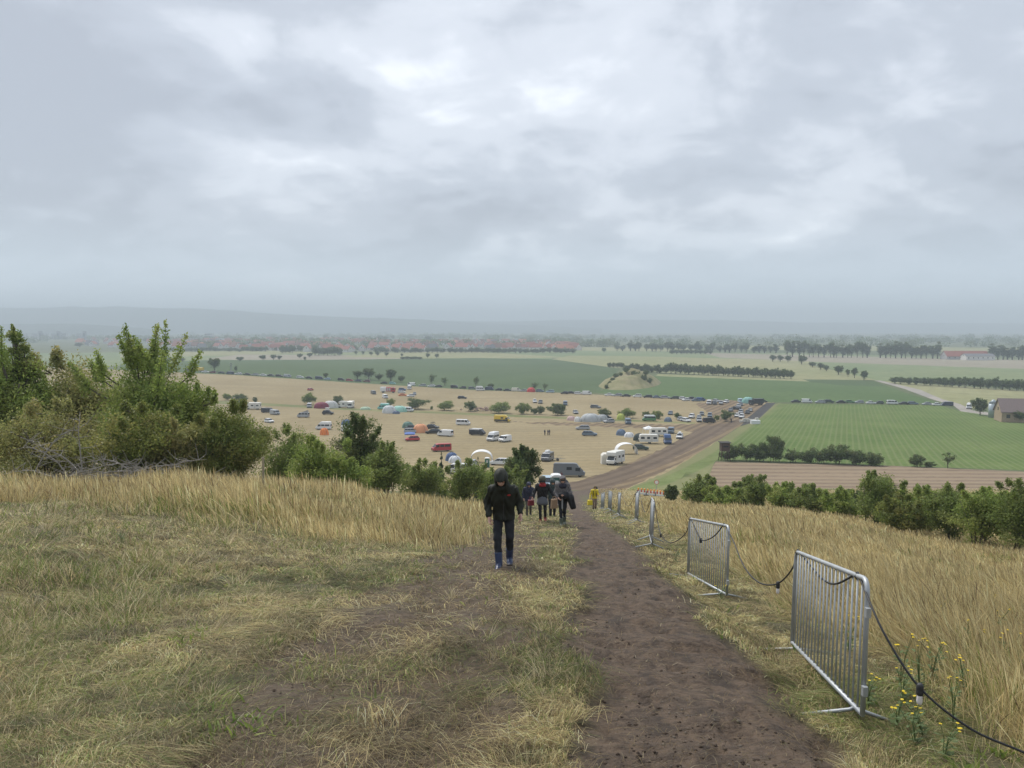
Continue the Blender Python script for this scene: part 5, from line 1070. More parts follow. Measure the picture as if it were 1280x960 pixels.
    for x in (-.5, .5): b.tube([(x, 0, 0), (x * .3, 0, hh)], .12, 4)
    for i in range(7): b.tube([(-.5 + .35 * i / 7, 0, hh * i / 7), (.5 - .35 * (i + 1) / 7, 0, hh * (i + 1) / 7)], .07, 4)
    b.obj('mast', mat('mast grey', (.25, .26, .27), .6), root); b = MB()
    for z in (.95, .78): b.tube([(-1.3, 0, hh * z), (1.3, 0, hh * z)], .1, 4)
    b.obj('crossarm', mat('mast grey', (.25, .26, .27), .6), root)
# ------------------------------------------------------------------ houses
def house(L_, W, Hw, Hr, wall, roof, name='house', chim=True, nw=3):
    root = empty(name)
    MB().box((0, 0, Hw / 2), (L_, W, Hw)).obj('wall', wall, root)
    b = MB(); l, w = L_ / 2, W / 2; b.add([(-l, -w, Hw), (-l, w, Hw), (-l, 0, Hw + Hr * .97), (l, -w, Hw), (l, w, Hw), (l, 0, Hw + Hr * .97)], [(0, 1, 2), (3, 4, 5), (0, 3, 4, 1), (0, 2, 5, 3), (1, 2, 5, 4)]); b.obj('gable', wall, root)
    l += .4; w += .5; zb = Hw - .5 * Hr / (W / 2) ; V = [(-l, -w, zb), (l, -w, zb), (l, 0, Hw + Hr), (-l, 0, Hw + Hr), (l, w, zb), (-l, w, zb)]
    V += [(x, y, z + .22) for x, y, z in V]
    rf = raw('roof', V, [(0, 1, 2, 3), (3, 2, 4, 5), (6, 7, 8, 9), (9, 8, 10, 11), (0, 1, 7, 6), (5, 4, 10, 11), (0, 3, 9, 6), (3, 5, 11, 9), (1, 2, 8, 7), (2, 4, 10, 8)], roof, False, root)
    if chim: MB().box((L_ * .2, W * .12, Hw + Hr * .95), (.7, .7, 1.5)).obj('chimney', mat('chimney brick', (.25, .12, .09), .9), rf)
    for s in (-1, 1):
        for i in range(nw): MB().box(((i + .5) / nw * L_ - L_ / 2, s * (W / 2 + .01), Hw * .55), (1.2, .06, 1.3)).obj('window', GLASS, root)
        MB().box((s * (L_ / 2 + .01), 0, Hw + .6), (.06, 1.1, 1.2)).obj('window', GLASS, root)
    return root
def town():
    wl = [mat('plaster white', (.66, .64, .60), .9), mat('plaster cream', (.56, .50, .38), .9), mat('plaster grey', (.42, .41, .40), .9)]
    rf = [mat('red roof tiles', (.30, .10, .07), .8, .25, 3), mat('brown roof tiles', (.20, .10, .075), .8, .25, 3), mat('orange roof tiles', (.45, .17, .10), .8, .25, 3), mat('grey roof', (.16, .16, .17), .8)]
    spec = [(13, 9, 4.5, 4.5, 0, 0), (11, 10, 5, 5, 0, 1), (15, 9, 4.0, 4.5, 1, 2), (18, 10, 5.5, 4.5, 0, 0), (12, 9, 4.5, 5, 2, 3)]
    pr = [house(L_, W, a, b, wl[w], rf[r]) for L_, W, a, b, w, r in spec]
    lab = ['red roofed white house in the distant town', 'brown roofed white house in the distant town', 'orange roofed cream house in the distant town', 'long red roofed white house in the distant town', 'grey roofed grey house in the distant town']
    spots = []
    rr = random.Random(4)
    while len(spots) < 285:
        px = rr.uniform(190, 725) if rr.random() < .93 else rr.uniform(100, 200)
        lo, hi = np.interp(px, [100, 200, 260, 400, 560, 660, 725], [427, 427, 426, 424.5, 428, 429, 434]), np.interp(px, [100, 200, 260, 400, 480, 560, 725], [434, 436, 437.5, 440, 440.5, 439, 439])
        py = lo + (hi - lo) * rr.random()
        if all(abs(px - a) > 4.6 or abs(py - b) > .75 for a, b in spots): spots.append((px, py))
    for px, py in spots:
        k = rr.choices(range(5), [5, 2.5, 2.5, 2, 1.2 if px > 320 else 3])[0]
        o = use(pr[k]); o.location = at(px, py); o.rotation_euler = (0, 0, rr.choice([0, PI / 2, .5, -.4]) + rr.uniform(-.15, .15)); s = rr.uniform(1.0, 1.3); o.scale = (s, s, s)
        tag(o, lab[k], 'house', lab[k].replace('house', 'houses'))
    # large pale blocks and halls
    def block(px, py, wpx, hpx, label, m, dep=14, nm='apartment_block', floors=5):
        g = at(px, py); D = g.y; w = wpx / F * D; h = hpx / F * D; root = empty(nm, g); MB().box((0, 0, h / 2), (w, dep, h)).obj('wall', m, root)
        MB().box((0, 0, h + .4), (w * .98, dep * .98, .8)).obj('roof', mat('flat roof', (.3, .31, .32), .8), root)
        for f in range(floors): MB().box((0, -dep / 2 - .03, h * (f + .55) / floors), (w * .92, .06, h / floors * .42)).obj('window_band', GLASS, root)
        return tag(root, label, 'building')
    bw = mat('concrete white', (.62, .62, .61), .8); bg = mat('concrete dark', (.24, .25, .27), .8)
    for px, w, lb in ((33, 7, 'leftmost pale apartment block half hidden by the left trees'), (45, 8, 'pale apartment block left of the first dark stair tower'), (57, 9, 'pale apartment block right of the first dark stair tower'), (69, 7, 'pale apartment block left of the second stair tower'), (81, 8, 'pale apartment block right of the second stair tower'), (101, 9, 'single pale apartment block right of the other blocks')): block(px, 424, w, 7, lb, bw)
    for px, lb in ((51, 'first dark stair tower between the pale apartment blocks'), (73.5, 'second dark stair tower between the pale blocks'), (106, 'dark stair tower beside the single pale block')): block(px, 424.2, 3, 10, lb, bg, 10, 'stair_tower', 1)
    block(245, 423.5, 20, 4, 'long flat white factory hall on the left of the town', bw, 30, 'factory_hall', 1); block(262, 423.8, 10, 7, 'tall white factory block beside the flat hall', bw, 20, 'factory_block', 3); block(272, 427, 14, 4, 'low white hall below the tall factory block', bw, 20, 'factory_hall', 1)
    block(632, 427.4, 84, 3.2, 'very long pale blue-white industrial hall at the right of the town', mat('pale metal cladding', (.55, .60, .63), .6), 40, 'industrial_hall', 1)
    block(536, 423.5, 13, 4.5, 'white factory building left of the chimney', bw, 20, 'factory_block', 2); block(315, 431, 10, 3, 'pale flat roofed school building in the left of the town', bw, 16, 'school_building', 2)
    block(325, 430.5, 34, 2.6, 'long pale flat roof among the red roofs on the left', bw, 20, 'warehouse', 1)
    g = at(593, 427); MB_ = MB().lathe([(4, 0), (3.6, 9 / F * g.y)], 12); o = MB_.obj('silo_tower', bw); o.location = g; tag(o, 'slim white tower rising behind the long industrial hall', 'tower')
    # red barn on the right, and the farm
    o = house(52, 15, 4, 6, wl[2], rf[0], 'barn', False, 8); o.location = at(1206, 449); tag(o, 'long red roofed barn in the far avenue on the right', 'barn')
    o = house(34, 12, 5, 2.5, wl[0], rf[3], 'barn', False, 6); o.location = at(1222, 450); tag(o, 'low white barn in front of the red roofed one', 'barn')
    st = mat('farm stone', (.34, .26, .17), .9, .3, 2)
    o = house(17, 8.5, 4.0, 4.2, st, mat('farm slate roof', (.20, .15, .14), .8, .2, 2), 'farmhouse', True, 4); g = at(1280, 527); o.location = g; o.rotation_euler.z = -.28; tag(o, 'stone farmhouse with grey roof cut by the right picture edge', 'farmhouse')
    g = at(1241, 522); root = empty('grain_silo', g); tag(root, 'grey metal silo with conical top left of the farmhouse', 'silo')
    zs = mat('silo metal', (.35, .40, .43), .4, .1, 2, .3)
    MB().lathe([(1.6, 0), (1.6, 5.6)], 16).obj('tank', zs, root, True); MB().lathe([(1.7, 5.6), (.2, 7.0)], 16).obj('cone_roof', zs, root, True)
    for i in range(16):
        pass
# ------------------------------------------------------------------ implicit bodies
def surfnet(f, lo, h):
    s = f < 0; nx, ny, nz = f.shape
    acc = np.zeros((nx - 1, ny - 1, nz - 1, 3)); cnt = np.zeros((nx - 1, ny - 1, nz - 1))
    edges = []
    for ax in range(3):
        sl0 = [slice(None)] * 3; sl1 = [slice(None)] * 3; sl0[ax] = slice(0, -1); sl1[ax] = slice(1, None)
        a, b = f[tuple(sl0)], f[tuple(sl1)]; I = np.argwhere((a < 0) != (b < 0))
        fa = a[tuple(I.T)]; fb = b[tuple(I.T)]; t = fa / (fa - fb); P = I.astype(float); P[:, ax] += t
        o1, o2 = [k for k in range(3) if k != ax]
        for d1 in (0, -1):
            for d2 in (0, -1):
                J = I.copy(); J[:, o1] += d1; J[:, o2] += d2
                ok = (J >= 0).all(1) & (J[:, 0] < nx - 1) & (J[:, 1] < ny - 1) & (J[:, 2] < nz - 1)
                np.add.at(acc, tuple(J[ok].T), P[ok]); np.add.at(cnt, tuple(J[ok].T), 1)
        edges.append((ax, I, fa))
    idx = -np.ones(cnt.shape, int); A = cnt > 0; idx[A] = np.arange(A.sum())
    V = acc[A] / cnt[A][:, None] * h + np.array(lo); Q = []
    for ax, I, fa in edges:
        o1, o2 = [(1, 2), (2, 0), (0, 1)][ax]
        ok = (I[:, o1] > 0) & (I[:, o2] > 0) & (I[:, o1] < f.shape[o1] - 1) & (I[:, o2] < f.shape[o2] - 1); I = I[ok]; fa = fa[ok]
        def c(d1, d2):
            J = I.copy(); J[:, o1] += d1; J[:, o2] += d2; return idx[tuple(J.T)]
        q = np.stack([c(-1, -1), c(0, -1), c(0, 0), c(-1, 0)], 1); fl = fa > 0; q[fl] = q[fl][:, ::-1]; Q.append(q)
    Q = np.concatenate(Q); return V, Q[(Q >= 0).all(1)]
def cone(P, a, b, ra, rb):
    a = np.array(a, float); b = np.array(b, float); ba = b - a; t = np.clip(((P - a) @ ba) / (ba @ ba + 1e-12), 0, 1)
    return np.linalg.norm(P - a - t[..., None] * ba, axis=-1) - (ra + (rb - ra) * t)
def ell(P, c, r):
    r = np.array(r, float); q = (P - np.array(c, float)) / r; k = np.linalg.norm(q, axis=-1); return (k - 1) * r.min()
def smin(a, b, k): 
    h = np.clip(.5 + .5 * (b - a) / k, 0, 1); return b * (1 - h) + a * h - k * h * (1 - h)
def sdfmesh(fn, lo, hi, h):
    lo = np.array(lo, float); n = np.ceil((np.array(hi) - lo) / h).astype(int) + 1
    B = 4; nb = (n + B - 1) // B; n = nb * B
    c = np.stack(np.meshgrid(*[lo[i] + (np.arange(nb[i]) * B + (B - 1) / 2) * h for i in range(3)], indexing='ij'), -1)
    fc = fn(c.reshape(-1, 3)).reshape(nb); near = np.abs(fc) < B * h * 1.3 + .03
    f = np.where(fc < 0, -1., 1.)[:, None, :, None, :, None] * np.ones((1, B, 1, B, 1, B))
    I = np.argwhere(near); off = np.stack(np.meshgrid(*[np.arange(B)] * 3, indexing='ij'), -1).reshape(-1, 3)
    P = lo + (I[:, None] * B + off[None]) * h; v = fn(P.reshape(-1, 3)).reshape(len(I), B, B, B)
    f[I[:, 0], :, I[:, 1], :, I[:, 2], :] = v
    return surfnet(f.reshape(n), lo, h)
def combine(parts):
    V = []; Q = []; o = 0
    for v, q in parts: V.append(v); Q.append(q + o); o += len(v)
    return np.concatenate(V), np.concatenate(Q)
def smesh(name, VQ, m, parent):
    V, Q = VQ; o = fastmesh(name, V, Q, [], None, m, parent); o.data.polygons.foreach_set('use_smooth', [True] * len(o.data.polygons)); return o
def chain(P, pts, rs, k=.04, f=None):
    for i in range(len(pts) - 1):
        d = cone(P, pts[i], pts[i + 1], rs[i], rs[i + 1]); f = d if f is None else smin(f, d, k)
    return f
def hand(wrist, d, side, palmn):
    """palm, four curled fingers and a thumb; d: direction from the forearm, palmn: palm normal"""
    d = np.array(d, float); d /= np.linalg.norm(d); n = np.array(palmn, float); n -= d * (n @ d); n /= np.linalg.norm(n); s = np.cross(d, n) * side
    w = np.array(wrist, float)
    def fn(P):
        f = cone(P, w - d * .05, w + d * .02, .026, .024)
        for q in (-.024, -.008, .008, .024): f = smin(f, cone(P, w + d * .02 + s * q * .7, w + d * .085 + s * q, .015, .012), .012)
        for i, (q, L_) in enumerate(((.027, .065), (.009, .075), (-.009, .070), (-.027, .055))):
            p0 = w + d * .088 + s * q; p1 = p0 + (d * .9 + n * .4) * L_ * .45; p2 = p1 + (d * .6 + n * .8) * L_ * .32; p3 = p2 + (d * .1 + n * 1.) * L_ * .25
            f = np.minimum(f, chain(P, [p0, p1, p2, p3], [.010, .009, .0085, .0075], .004))
        t0 = w + d * .025 + s * .026; t1 = t0 + (d * .6 + s * .7 + n * .3) * .04; t2 = t1 + (d * .85 + s * .1 + n * .5) * .032
        return smin(f, chain(P, [t0, t1, t2], [.014, .012, .009], .005), .008)
    c = w + d * .06; return sdfmesh(fn, c - .14, c + .14, .0048)
SKIN = mat('skin', (.56, .34, .26), .5, .08, 20)
def person(loc, pose, cl, label, rot=0., s=1., res=.0125, handskip=()):
    """pose: joints in metres, person faces -y; image-left limbs have suffix L"""
    J = {k: np.array(v, float) for k, v in pose.items()}
    root = empty('person', loc, rot); root.scale = (s,) * 3; tag(root, label, 'person')
    hd = J['head']; look = J.get('look', np.array((0, -1, -.3))); look = look / np.linalg.norm(look); upv = np.array((0, 0, 1.)) ; sx = np.cross(look, upv); sx /= np.linalg.norm(sx); uh = np.cross(sx, look)
    lo = np.min([v for k, v in J.items() if k != 'look'], 0) - .32; hi = np.max([v for k, v in J.items() if k != 'look'], 0) + .32
    hip = J['pelvis']; hl = hip + (-.09, 0, -.04); hr = hip + (.09, 0, -.04); nk = J['neck']; shl = J['shL']; shr = J['shR']; ch = J['chest']
    def headf(P):
        Q_ = np.stack([(P - hd) @ sx, (P - hd) @ look, (P - hd) @ uh], -1)
        f = ell(Q_, (0, 0, .02), (.076, .095, .108)); f = smin(f, ell(Q_, (0, .03, -.055), (.055, .062, .06)), .03)
        f = smin(f, cone(Q_, (0, .088, .018), (0, .112, -.018), .009, .014), .012)                       # nose
        f = smin(f, cone(Q_, (-.02, .088, -.050), (.02, .088, -.050), .008, .008), .008)                 # lips
        f = smin(f, cone(Q_, (-.045, .080, .036), (.045, .080, .036), .010, .010), .014)                 # brow
        for q in (-1, 1):
            f = np.maximum(f, -ell(Q_, (q * .031, .104, .014), (.014, .014, .010))); f = smin(f, ell(Q_, (q * .078, -.005, .0), (.012, .022, .032)), .006)
        return f
    def bodyf(P):
        f = headf(P); f = smin(f, cone(P, nk, hd - uh * .05 - look * .02, .058, .052), .03)
        t = chain(P, [hip, ch], [.10, .095], .04); t = smin(t, cone(P, ch + (-.05, 0, 0), shl, .085, .045), .04); t = smin(t, cone(P, ch + (.05, 0, 0), shr, .085, .045), .04)
        t = smin(t, cone(P, ch, nk, .085, .055), .03); f = smin(f, t, .03)
        for a, b, c_ in (('shL', 'elL', 'haL'), ('shR', 'elR', 'haR')): f = smin(f, chain(P, [J[a], J[b], J[c_]], [.05, .038, .025], .02), .03)
        for h_, k_, a_ in ((hl, 'knL', 'anL'), (hr, 'knR', 'anR')): f = smin(f, chain(P, [h_, J[k_], J[a_]], [.07, .046, .032], .02), .03)
        return f
    parts = [sdfmesh(bodyf, lo, hi, res)]
    for sd, el, ha in ((-1, 'elL', 'haL'), (1, 'elR', 'haR')):
        d = J[ha] - J[el]; parts.append(hand(J[ha], d, sd, (-sd * .8, -.5, .1)))
    smesh('body', combine(parts), SKIN, root)
    if 'eyes' not in cl:
        for q in (-1, 1):
            b = MB().lathe([(.002, -.008), (.008, -.005), (.009, 0), (.008, .005), (.002, .008)], 8); o = b.obj('eye', mat('eye', (.03, .025, .02), .2), root, True); o.location = Vector(hd + sx * q * .031 + look * .088 + uh * .014)
    wr = lambda P, a=.006: a * np.sin(P[..., 2] * 38 + 7 * np.sin(P[..., 0] * 14) + P[..., 1] * 21) + a * .6 * np.sin(P[..., 0] * 55 + P[..., 2] * 23)
    # trousers
    top = hip[2] + .08; tr = cl['legs_r']
    def trf(P):
        f = chain(P, [hip + (0, 0, .06), hip], [.125 * tr, .14 * tr], .05)
        for h_, k_, a_ in ((hl, 'knL', 'anL'), (hr, 'knR', 'anR')): f = smin(f, chain(P, [h_, J[k_], J[a_]], [.098 * tr, .070 * tr, .056 * tr], .02), .03)
        return np.maximum(f + wr(P, .004), P[..., 2] - top)
    smesh('trousers', sdfmesh(trf, lo, hi, res), cl['legs'], root)
    # boots
    for a_, dz in (('anL', 0), ('anR', 0)):
        an = J[a_]; bt = cl.get('boot_h', .16); sh = (J['knL'] if a_ == 'anL' else J['knR']); up_ = (sh - an) / np.linalg.norm(sh - an); tp = an + up_ * bt
        ft = J.get('ft' + a_[-1], np.array((0, -1, -.12))); ft = ft / np.linalg.norm(ft)
        def bf(P):
            f = cone(P, an, tp, .060 * cl.get('boot_r', 1), .070 * cl.get('boot_r', 1)) if bt > .05 else cone(P, an, tp, .05, .05)
            f = smin(f, chain(P, [an + (0, .02, -.055), an + ft * .09 + (0, 0, -.055), an + ft * .17 + (0, 0, -.060)], [.050, .046, .038], .03), .04)
            f = np.maximum(f, -(P[..., 2] - (an[2] - .10))) if True else f
            return np.maximum(f, (P - tp) @ up_)
        smesh('boot', sdfmesh(bf, np.minimum(an, tp) - .26, np.maximum(an, tp) + .26, res * .85), cl['boots'], root)
        b = MB(); c0 = an + ft * .06; b.box((c0[0], c0[1], an[2] - .098), (.10, .29, .03)); b.obj('sole', cl.get('sole', PLAST), root)
    # jacket
    hem = cl['hem']; jr = cl.get('jr', 1.)
    def jf(P):
        f = chain(P, [hip + (-.055, 0, .02), ch + (-.07, 0, 0)], [.125 * jr, .13 * jr], .05); f = smin(f, chain(P, [hip + (.055, 0, .02), ch + (.07, 0, 0)], [.125 * jr, .13 * jr], .05), .05)
        if hem < hip[2] - .05: f = smin(f, chain(P, [hip, (hip[0], hip[1], hem - .05)], [.16 * jr, .19 * jr], .05), .05)
        f = smin(f, cone(P, ch + (-.05, 0, .0), shl, .11 * jr, .068 * jr), .05); f = smin(f, cone(P, ch + (.05, 0, .0), shr, .11 * jr, .068 * jr), .05); f = smin(f, cone(P, ch, nk, .12 * jr, .085), .05)
        f = smin(f, cone(P, nk - (0, 0, .04), shl, .075, .07), .06); f = smin(f, cone(P, nk - (0, 0, .04), shr, .075, .07), .06)
        f = np.maximum(f, hem - P[..., 2])
        for a, b, c_ in (('shL', 'elL', 'haL'), ('shR', 'elR', 'haR')):
            w_ = J[c_]; d = (w_ - J[b]); d = d / np.linalg.norm(d); arm = chain(P, [J[a], J[b], w_], [.072 * jr, .064 * jr, .048 * jr], .03); f = smin(f, np.maximum(arm, (P - w_) @ d), .035)
        f = f + wr(P)
        if cl.get('hood', True):
            Q_ = np.stack([(P - hd) @ sx, (P - hd) @ look, (P - hd) @ uh], -1)
            hood = ell(Q_, (0, -.02, .015), (.108, .14, .142)); hood = smin(hood, ell(Q_, (0, .05, .085), (.075, .10, .055)), .04); hood = smin(hood, ell(Q_, (.02, -.10, -.01), (.08, .08, .09)), .05) + .006 * np.sin(Q_[..., 2] * 60 + Q_[..., 0] * 30); hood = smin(hood, cone(P, hd - uh * .09 - look * .03, nk, .095, .12), .08)
            hood = np.maximum(hood, -ell(Q_, (0, .13, -.035), (.085, .12, .115))); hood = np.maximum(hood, -(ell(Q_, (0, .0, .01), (.092, .118, .12))))
            f = smin(f, hood, .02)
        return f
    jk = smesh('jacket', sdfmesh(jf, lo, hi, res), cl['jacket'], root)
    if not cl.get('hood', True):
        def cap(P):
            Q_ = np.stack([(P - hd) @ sx, (P - hd) @ look, (P - hd) @ uh], -1); f = ell(Q_, (0, -.012, .035), (.092, .112, .115)); return np.maximum(f, -ell(Q_, (0, .12, -.04), (.08, .10, .10)))
        smesh('hair', sdfmesh(cap, hd - .22, hd + .22, res * .85), cl.get('hair', mat('hair', (.05, .035, .025), .7)), root)
    return root, J, (sx, look, uh, hd)
def people():
    g = lambda px, py, D: Vector(((px - 640) / F * D, D, h1((px - 640) / F * D, D)))
    # the hooded walker
    D = 12.95; loc = g(629.5, 0, D)
    pose = dict(pelvis=(.0, .02, .90), chest=(-.01, -.13, 1.20), neck=(-.02, -.24, 1.41), head=(-.04, -.34, 1.53), look=(-.05, -1, -.75), shL=(-.175, -.17, 1.315), shR=(.155, -.15, 1.30), elL=(-.265, -.03, 1.07), elR=(.255, -.02, 1.08), haL=(-.235, -.17, .86), haR=(.275, -.13, .90),
                knL=(-.10, -.13, .50), knR=(.10, -.08, .50), anL=(-.075, -.22, .115), anR=(.095, .10, .135), ftL=(-.15, -1, -.1), ftR=(.05, -1, -.35))
    cl = dict(legs=mat('black trousers', (.012, .013, .018), .8), legs_r=.95, boots=mat('blue rubber boots', (.028, .045, .105), .35, .25, 12), boot_h=.17, boot_r=.95, jacket=mat('black rain jacket', (.021, .023, .016), .62, .45, 9, bump=.5, spec=.25), hem=.80, jr=1.0)
    root, J, fr = person(loc, pose, cl, 'person in a black hooded rain jacket and blue rubber boots walking up with bowed head', s=1.035, res=.0115)
    MB().box((.085, -.262, 1.245), (.05, .012, .022), rz=-.2).obj('red_logo', mat('logo red', (.45, .02, .02), .5), root)
    b = MB().tube([(-.01, -.25, 1.36), (-.005, -.262, 1.2), (.0, -.20, 1.0), (.0, -.165, .82)], .006, 4); b.obj('zip', PLAST, root)
    # person with red scarf
    D = 27.5; loc = g(678.5, 0, D)
    pose = dict(pelvis=(.0, .0, .90), chest=(.0, -.08, 1.24), neck=(0, -.14, 1.42), head=(-.01, -.22, 1.54), look=(0, -1, -.55), shL=(-.17, -.1, 1.36), shR=(.17, -.1, 1.36), elL=(-.30, -.12, 1.13), elR=(.33, -.05, 1.12), haL=(-.36, -.25, .97), haR=(.47, -.15, .93),
                knL=(-.09, -.14, .50), knR=(.10, -.03, .48), anL=(-.07, -.12, .11), anR=(.11, .12, .13), ftL=(-.1, -1, -.1), ftR=(.1, -1, -.3))
    BK = mat('black coat', (.014, .015, .018), .75, .2, 9)
    root, J, fr = person(loc, pose, dict(legs=BK, legs_r=.85, boots=mat('red shoes', (.24, .03, .02), .5), boot_h=.05, jacket=BK, hem=.86, jr=1.05), 'person in a black coat with red scarf, grey skirt and red shoes', res=.016)
    MB().lathe([(.21, .66), (.20, .76), (.17, .92), (.15, .98)], 18).obj('skirt', mat('grey skirt', (.13, .14, .16), .9), root, True)
    MB().lathe([(.115, 1.36), (.125, 1.42), (.10, 1.47)], 14, (0, -.20, 0)).obj('scarf', mat('red scarf', (.33, .025, .03), .8), root, True)
    sxx, look, uh, hd = fr
    o = MB().lathe([(.055, -.05), (.085, -.02), (.085, .03), (.06, .05)], 12).obj('face_scarf', mat('red scarf', (.33, .025, .03), .8), root, True); o.location = Vector(hd + look * .045 - uh * .05)
    o = MB().lathe([(.10, 0), (.135, .02), (.13, .09), (.10, .15), (.02, .17)], 14).obj('cap', mat('olive hat', (.10, .10, .07), .8), root, True); o.location = Vector(hd + uh * .045)
    def bag(loc_, rot, w, d, h, m, label, cat, hl_=.15, soft=.85):
        r = empty('carried_bag', loc_, rot); MB().prism([(-w / 2, 0), (w / 2, 0), (w / 2 * soft, h), (-w / 2 * soft, h)], d / 2, .03).obj('bag_body', m, r)
        b = MB().tube([(-w * .25, 0, h), (-w * .2, 0, h + hl_), (w * .2, 0, h + hl_), (w * .25, 0, h)], .01, 5); b.obj('handle', m, r); return tag(r, label, cat)
    bag(loc + Vector((-.42, -.28, .68)), .2, .24, .16, .2, mat('dark red bag', (.16, .02, .03), .6), 'small dark red bag held out by the person with red scarf', 'bag', .1)
    bag(loc + Vector((.47, -.15, .66)), .4, .18, .14, .16, mat('white plastic bag', (.62, .62, .62), .5), 'white plastic bag between the two walkers', 'bag', .1)
    # hooded person with coat over the arm
    D = 26.0; loc = g(704, 0, D)
    pose = dict(pelvis=(.0, .0, .92), chest=(.0, -.04, 1.27), neck=(0, -.07, 1.47), head=(-.0, -.10, 1.60), look=(-.1, -1, -.1), shL=(-.17, -.05, 1.41), shR=(.17, -.05, 1.41), elL=(-.25, -.06, 1.14), elR=(.27, -.08, 1.15), haL=(-.16, -.26, 1.02), haR=(.06, -.30, 1.12),
                knL=(-.06, -.10, .50), knR=(.07, -.02, .50), anL=(-.05, -.13, .115), anR=(.07, .12, .13), ftL=(0, -1, -.1), ftR=(.1, -1, -.3))
    pj = mat('grey patterned jacket', (.13, .12, .12), .8, .8, 24)
    root, J, fr = person(loc, pose, dict(legs=mat('black trousers', (.012, .013, .018), .8), legs_r=.85, boots=mat('grey green boots', (.10, .12, .09), .5), boot_h=.18, jacket=pj, hem=.98, jr=1.0), 'person in a grey patterned hooded jacket with dark scarf and a coat over the arm', res=.016)
    sxx, look, uh, hd = fr
    MB().lathe([(.13, 1.33), (.145, 1.40), (.12, 1.47), (.09, 1.50)], 14, (0, -.09, 0)).obj('scarf', mat('dark scarf', (.02, .02, .035), .8), root, True)
    o = MB().box((0, 0, 0), (.14, .03, .045)).obj('sunglasses', PLAST, root); o.location = Vector(hd + look * .095 + uh * .014)
    o = smesh('draped_coat', sdfmesh(lambda P: chain(P, [(-.06, -.27, 1.12), (.12, -.26, 1.10), (.24, -.12, .98), (.36, -.02, .66)], [.10, .10, .13, .10], .06) + .012 * np.sin(P[..., 0] * 40 + P[..., 2] * 9), (-.4, -.6, .4), (.7, .4, 1.4), .018), BK, root)
    MB().box((-.02, -.19, .80), (.05, .02, .34)).obj('grey_strap', mat('grey strap', (.35, .35, .36), .7), root)
    r = empty('backpack', loc + Vector((.08, .14, 1.0))); smesh('pack_body', sdfmesh(lambda P: np.minimum(cone(P, (0, .0, 0), (0, .02, .42), .16, .15), cone(P, (.14, 0, .05), (.16, 0, .25), .08, .07)), (-.35, -.3, -.3), (.45, .35, .75), .02), mat('dark backpack', (.035, .04, .05), .7), r); tag(r, 'dark backpack on the back of the person in patterned jacket', 'backpack')
    MB().tube([(-.12, -.12, .4), (-.14, -.26, .3), (-.12, -.2, .05)], .02, 5).obj('strap', PLAST, r)
    bag(loc + Vector((-.30, -.28, .66)), .3, .24, .15, .32, mat('brown paper bag', (.27, .18, .11), .8), 'brown paper carrier bag held by the person in patterned jacket', 'bag', .08)
    # dark blue person behind
    D = 38.; loc = g(661, 0, D)
    walk = dict(pelvis=(.0, .0, .92), chest=(.0, -.06, 1.27), neck=(0, -.10, 1.46), head=(.02, -.13, 1.60), look=(.2, -1, -.5), shL=(-.18, -.07, 1.40), shR=(.18, -.07, 1.40), elL=(-.27, -.0, 1.14), elR=(.27, .0, 1.14), haL=(-.25, -.12, .92), haR=(.25, -.12, .92), knL=(-.08, -.14, .50), knR=(.10, -.02, .50), anL=(-.08, -.12, .115), anR=(.1, .16, .13), ftL=(0, -1, -.1), ftR=(.1, -1, -.3))
    person(loc, walk, dict(legs=mat('khaki shorts', (.10, .09, .075), .8), legs_r=1.0, boots=mat('dark shoes', (.02, .02, .02), .7), boot_h=.05, jacket=mat('navy jacket', (.018, .022, .05), .7, .2, 9), hem=.78, jr=1.1), 'person in a navy hooded jacket walking behind the person with red scarf', res=.02)
    D = 33.; loc = g(691, 0, D)
    person(loc, walk, dict(legs=mat('black trousers', (.012, .013, .018), .8), legs_r=1.0, boots=mat('dark shoes', (.02, .02, .02), .7), boot_h=.05, jacket=mat('teal grey jacket', (.03, .05, .05), .7, .2, 9), hem=.82, jr=1.0), 'person mostly hidden between the two walkers in the middle', res=.02)
    # yellow jacket
    D = 53.; loc = g(744.5, 0, D)
    yp = dict(walk); yp.update(haL=(-.33, -.2, .86), haR=(.2, -.28, 1.12), look=(0, -1, -.3))
    YJ = mat('yellow jacket', (.70, .56, .03), .6, .15, 9)
    root, J, fr = person(loc, yp, dict(legs=mat('beige trousers', (.26, .19, .15), .8), legs_r=1.05, boots=mat('brown boots', (.05, .035, .025), .7), boot_h=.1, jacket=YJ, hem=.84, jr=1.0, hood=False, hair=mat('brown hat', (.16, .12, .05), .8)), 'person in a bright yellow jacket and beige trousers on the mud path', res=.02)
    for q in (-1, 1): MB().tube([(q * .09, -.19, 1.40), (q * .10, -.22, 1.2), (q * .12, -.18, 1.0)], .022, 5).obj('strap', PLAST, root)
    bag(loc + Vector((-.34, -.22, .42)), .2, .36, .26, .34, YJ, 'yellow and black bag carried by the person in the yellow jacket', 'bag', .1)
    r = empty('backpack', loc + Vector((.05, .13, 1.02))); smesh('pack_body', sdfmesh(lambda P: cone(P, (0, .0, 0), (.03, .02, .5), .16, .15), (-.35, -.3, -.3), (.45, .35, .8), .025), mat('dark backpack', (.035, .04, .05), .7), r); tag(r, 'dark backpack of the person in the yellow jacket', 'backpack')
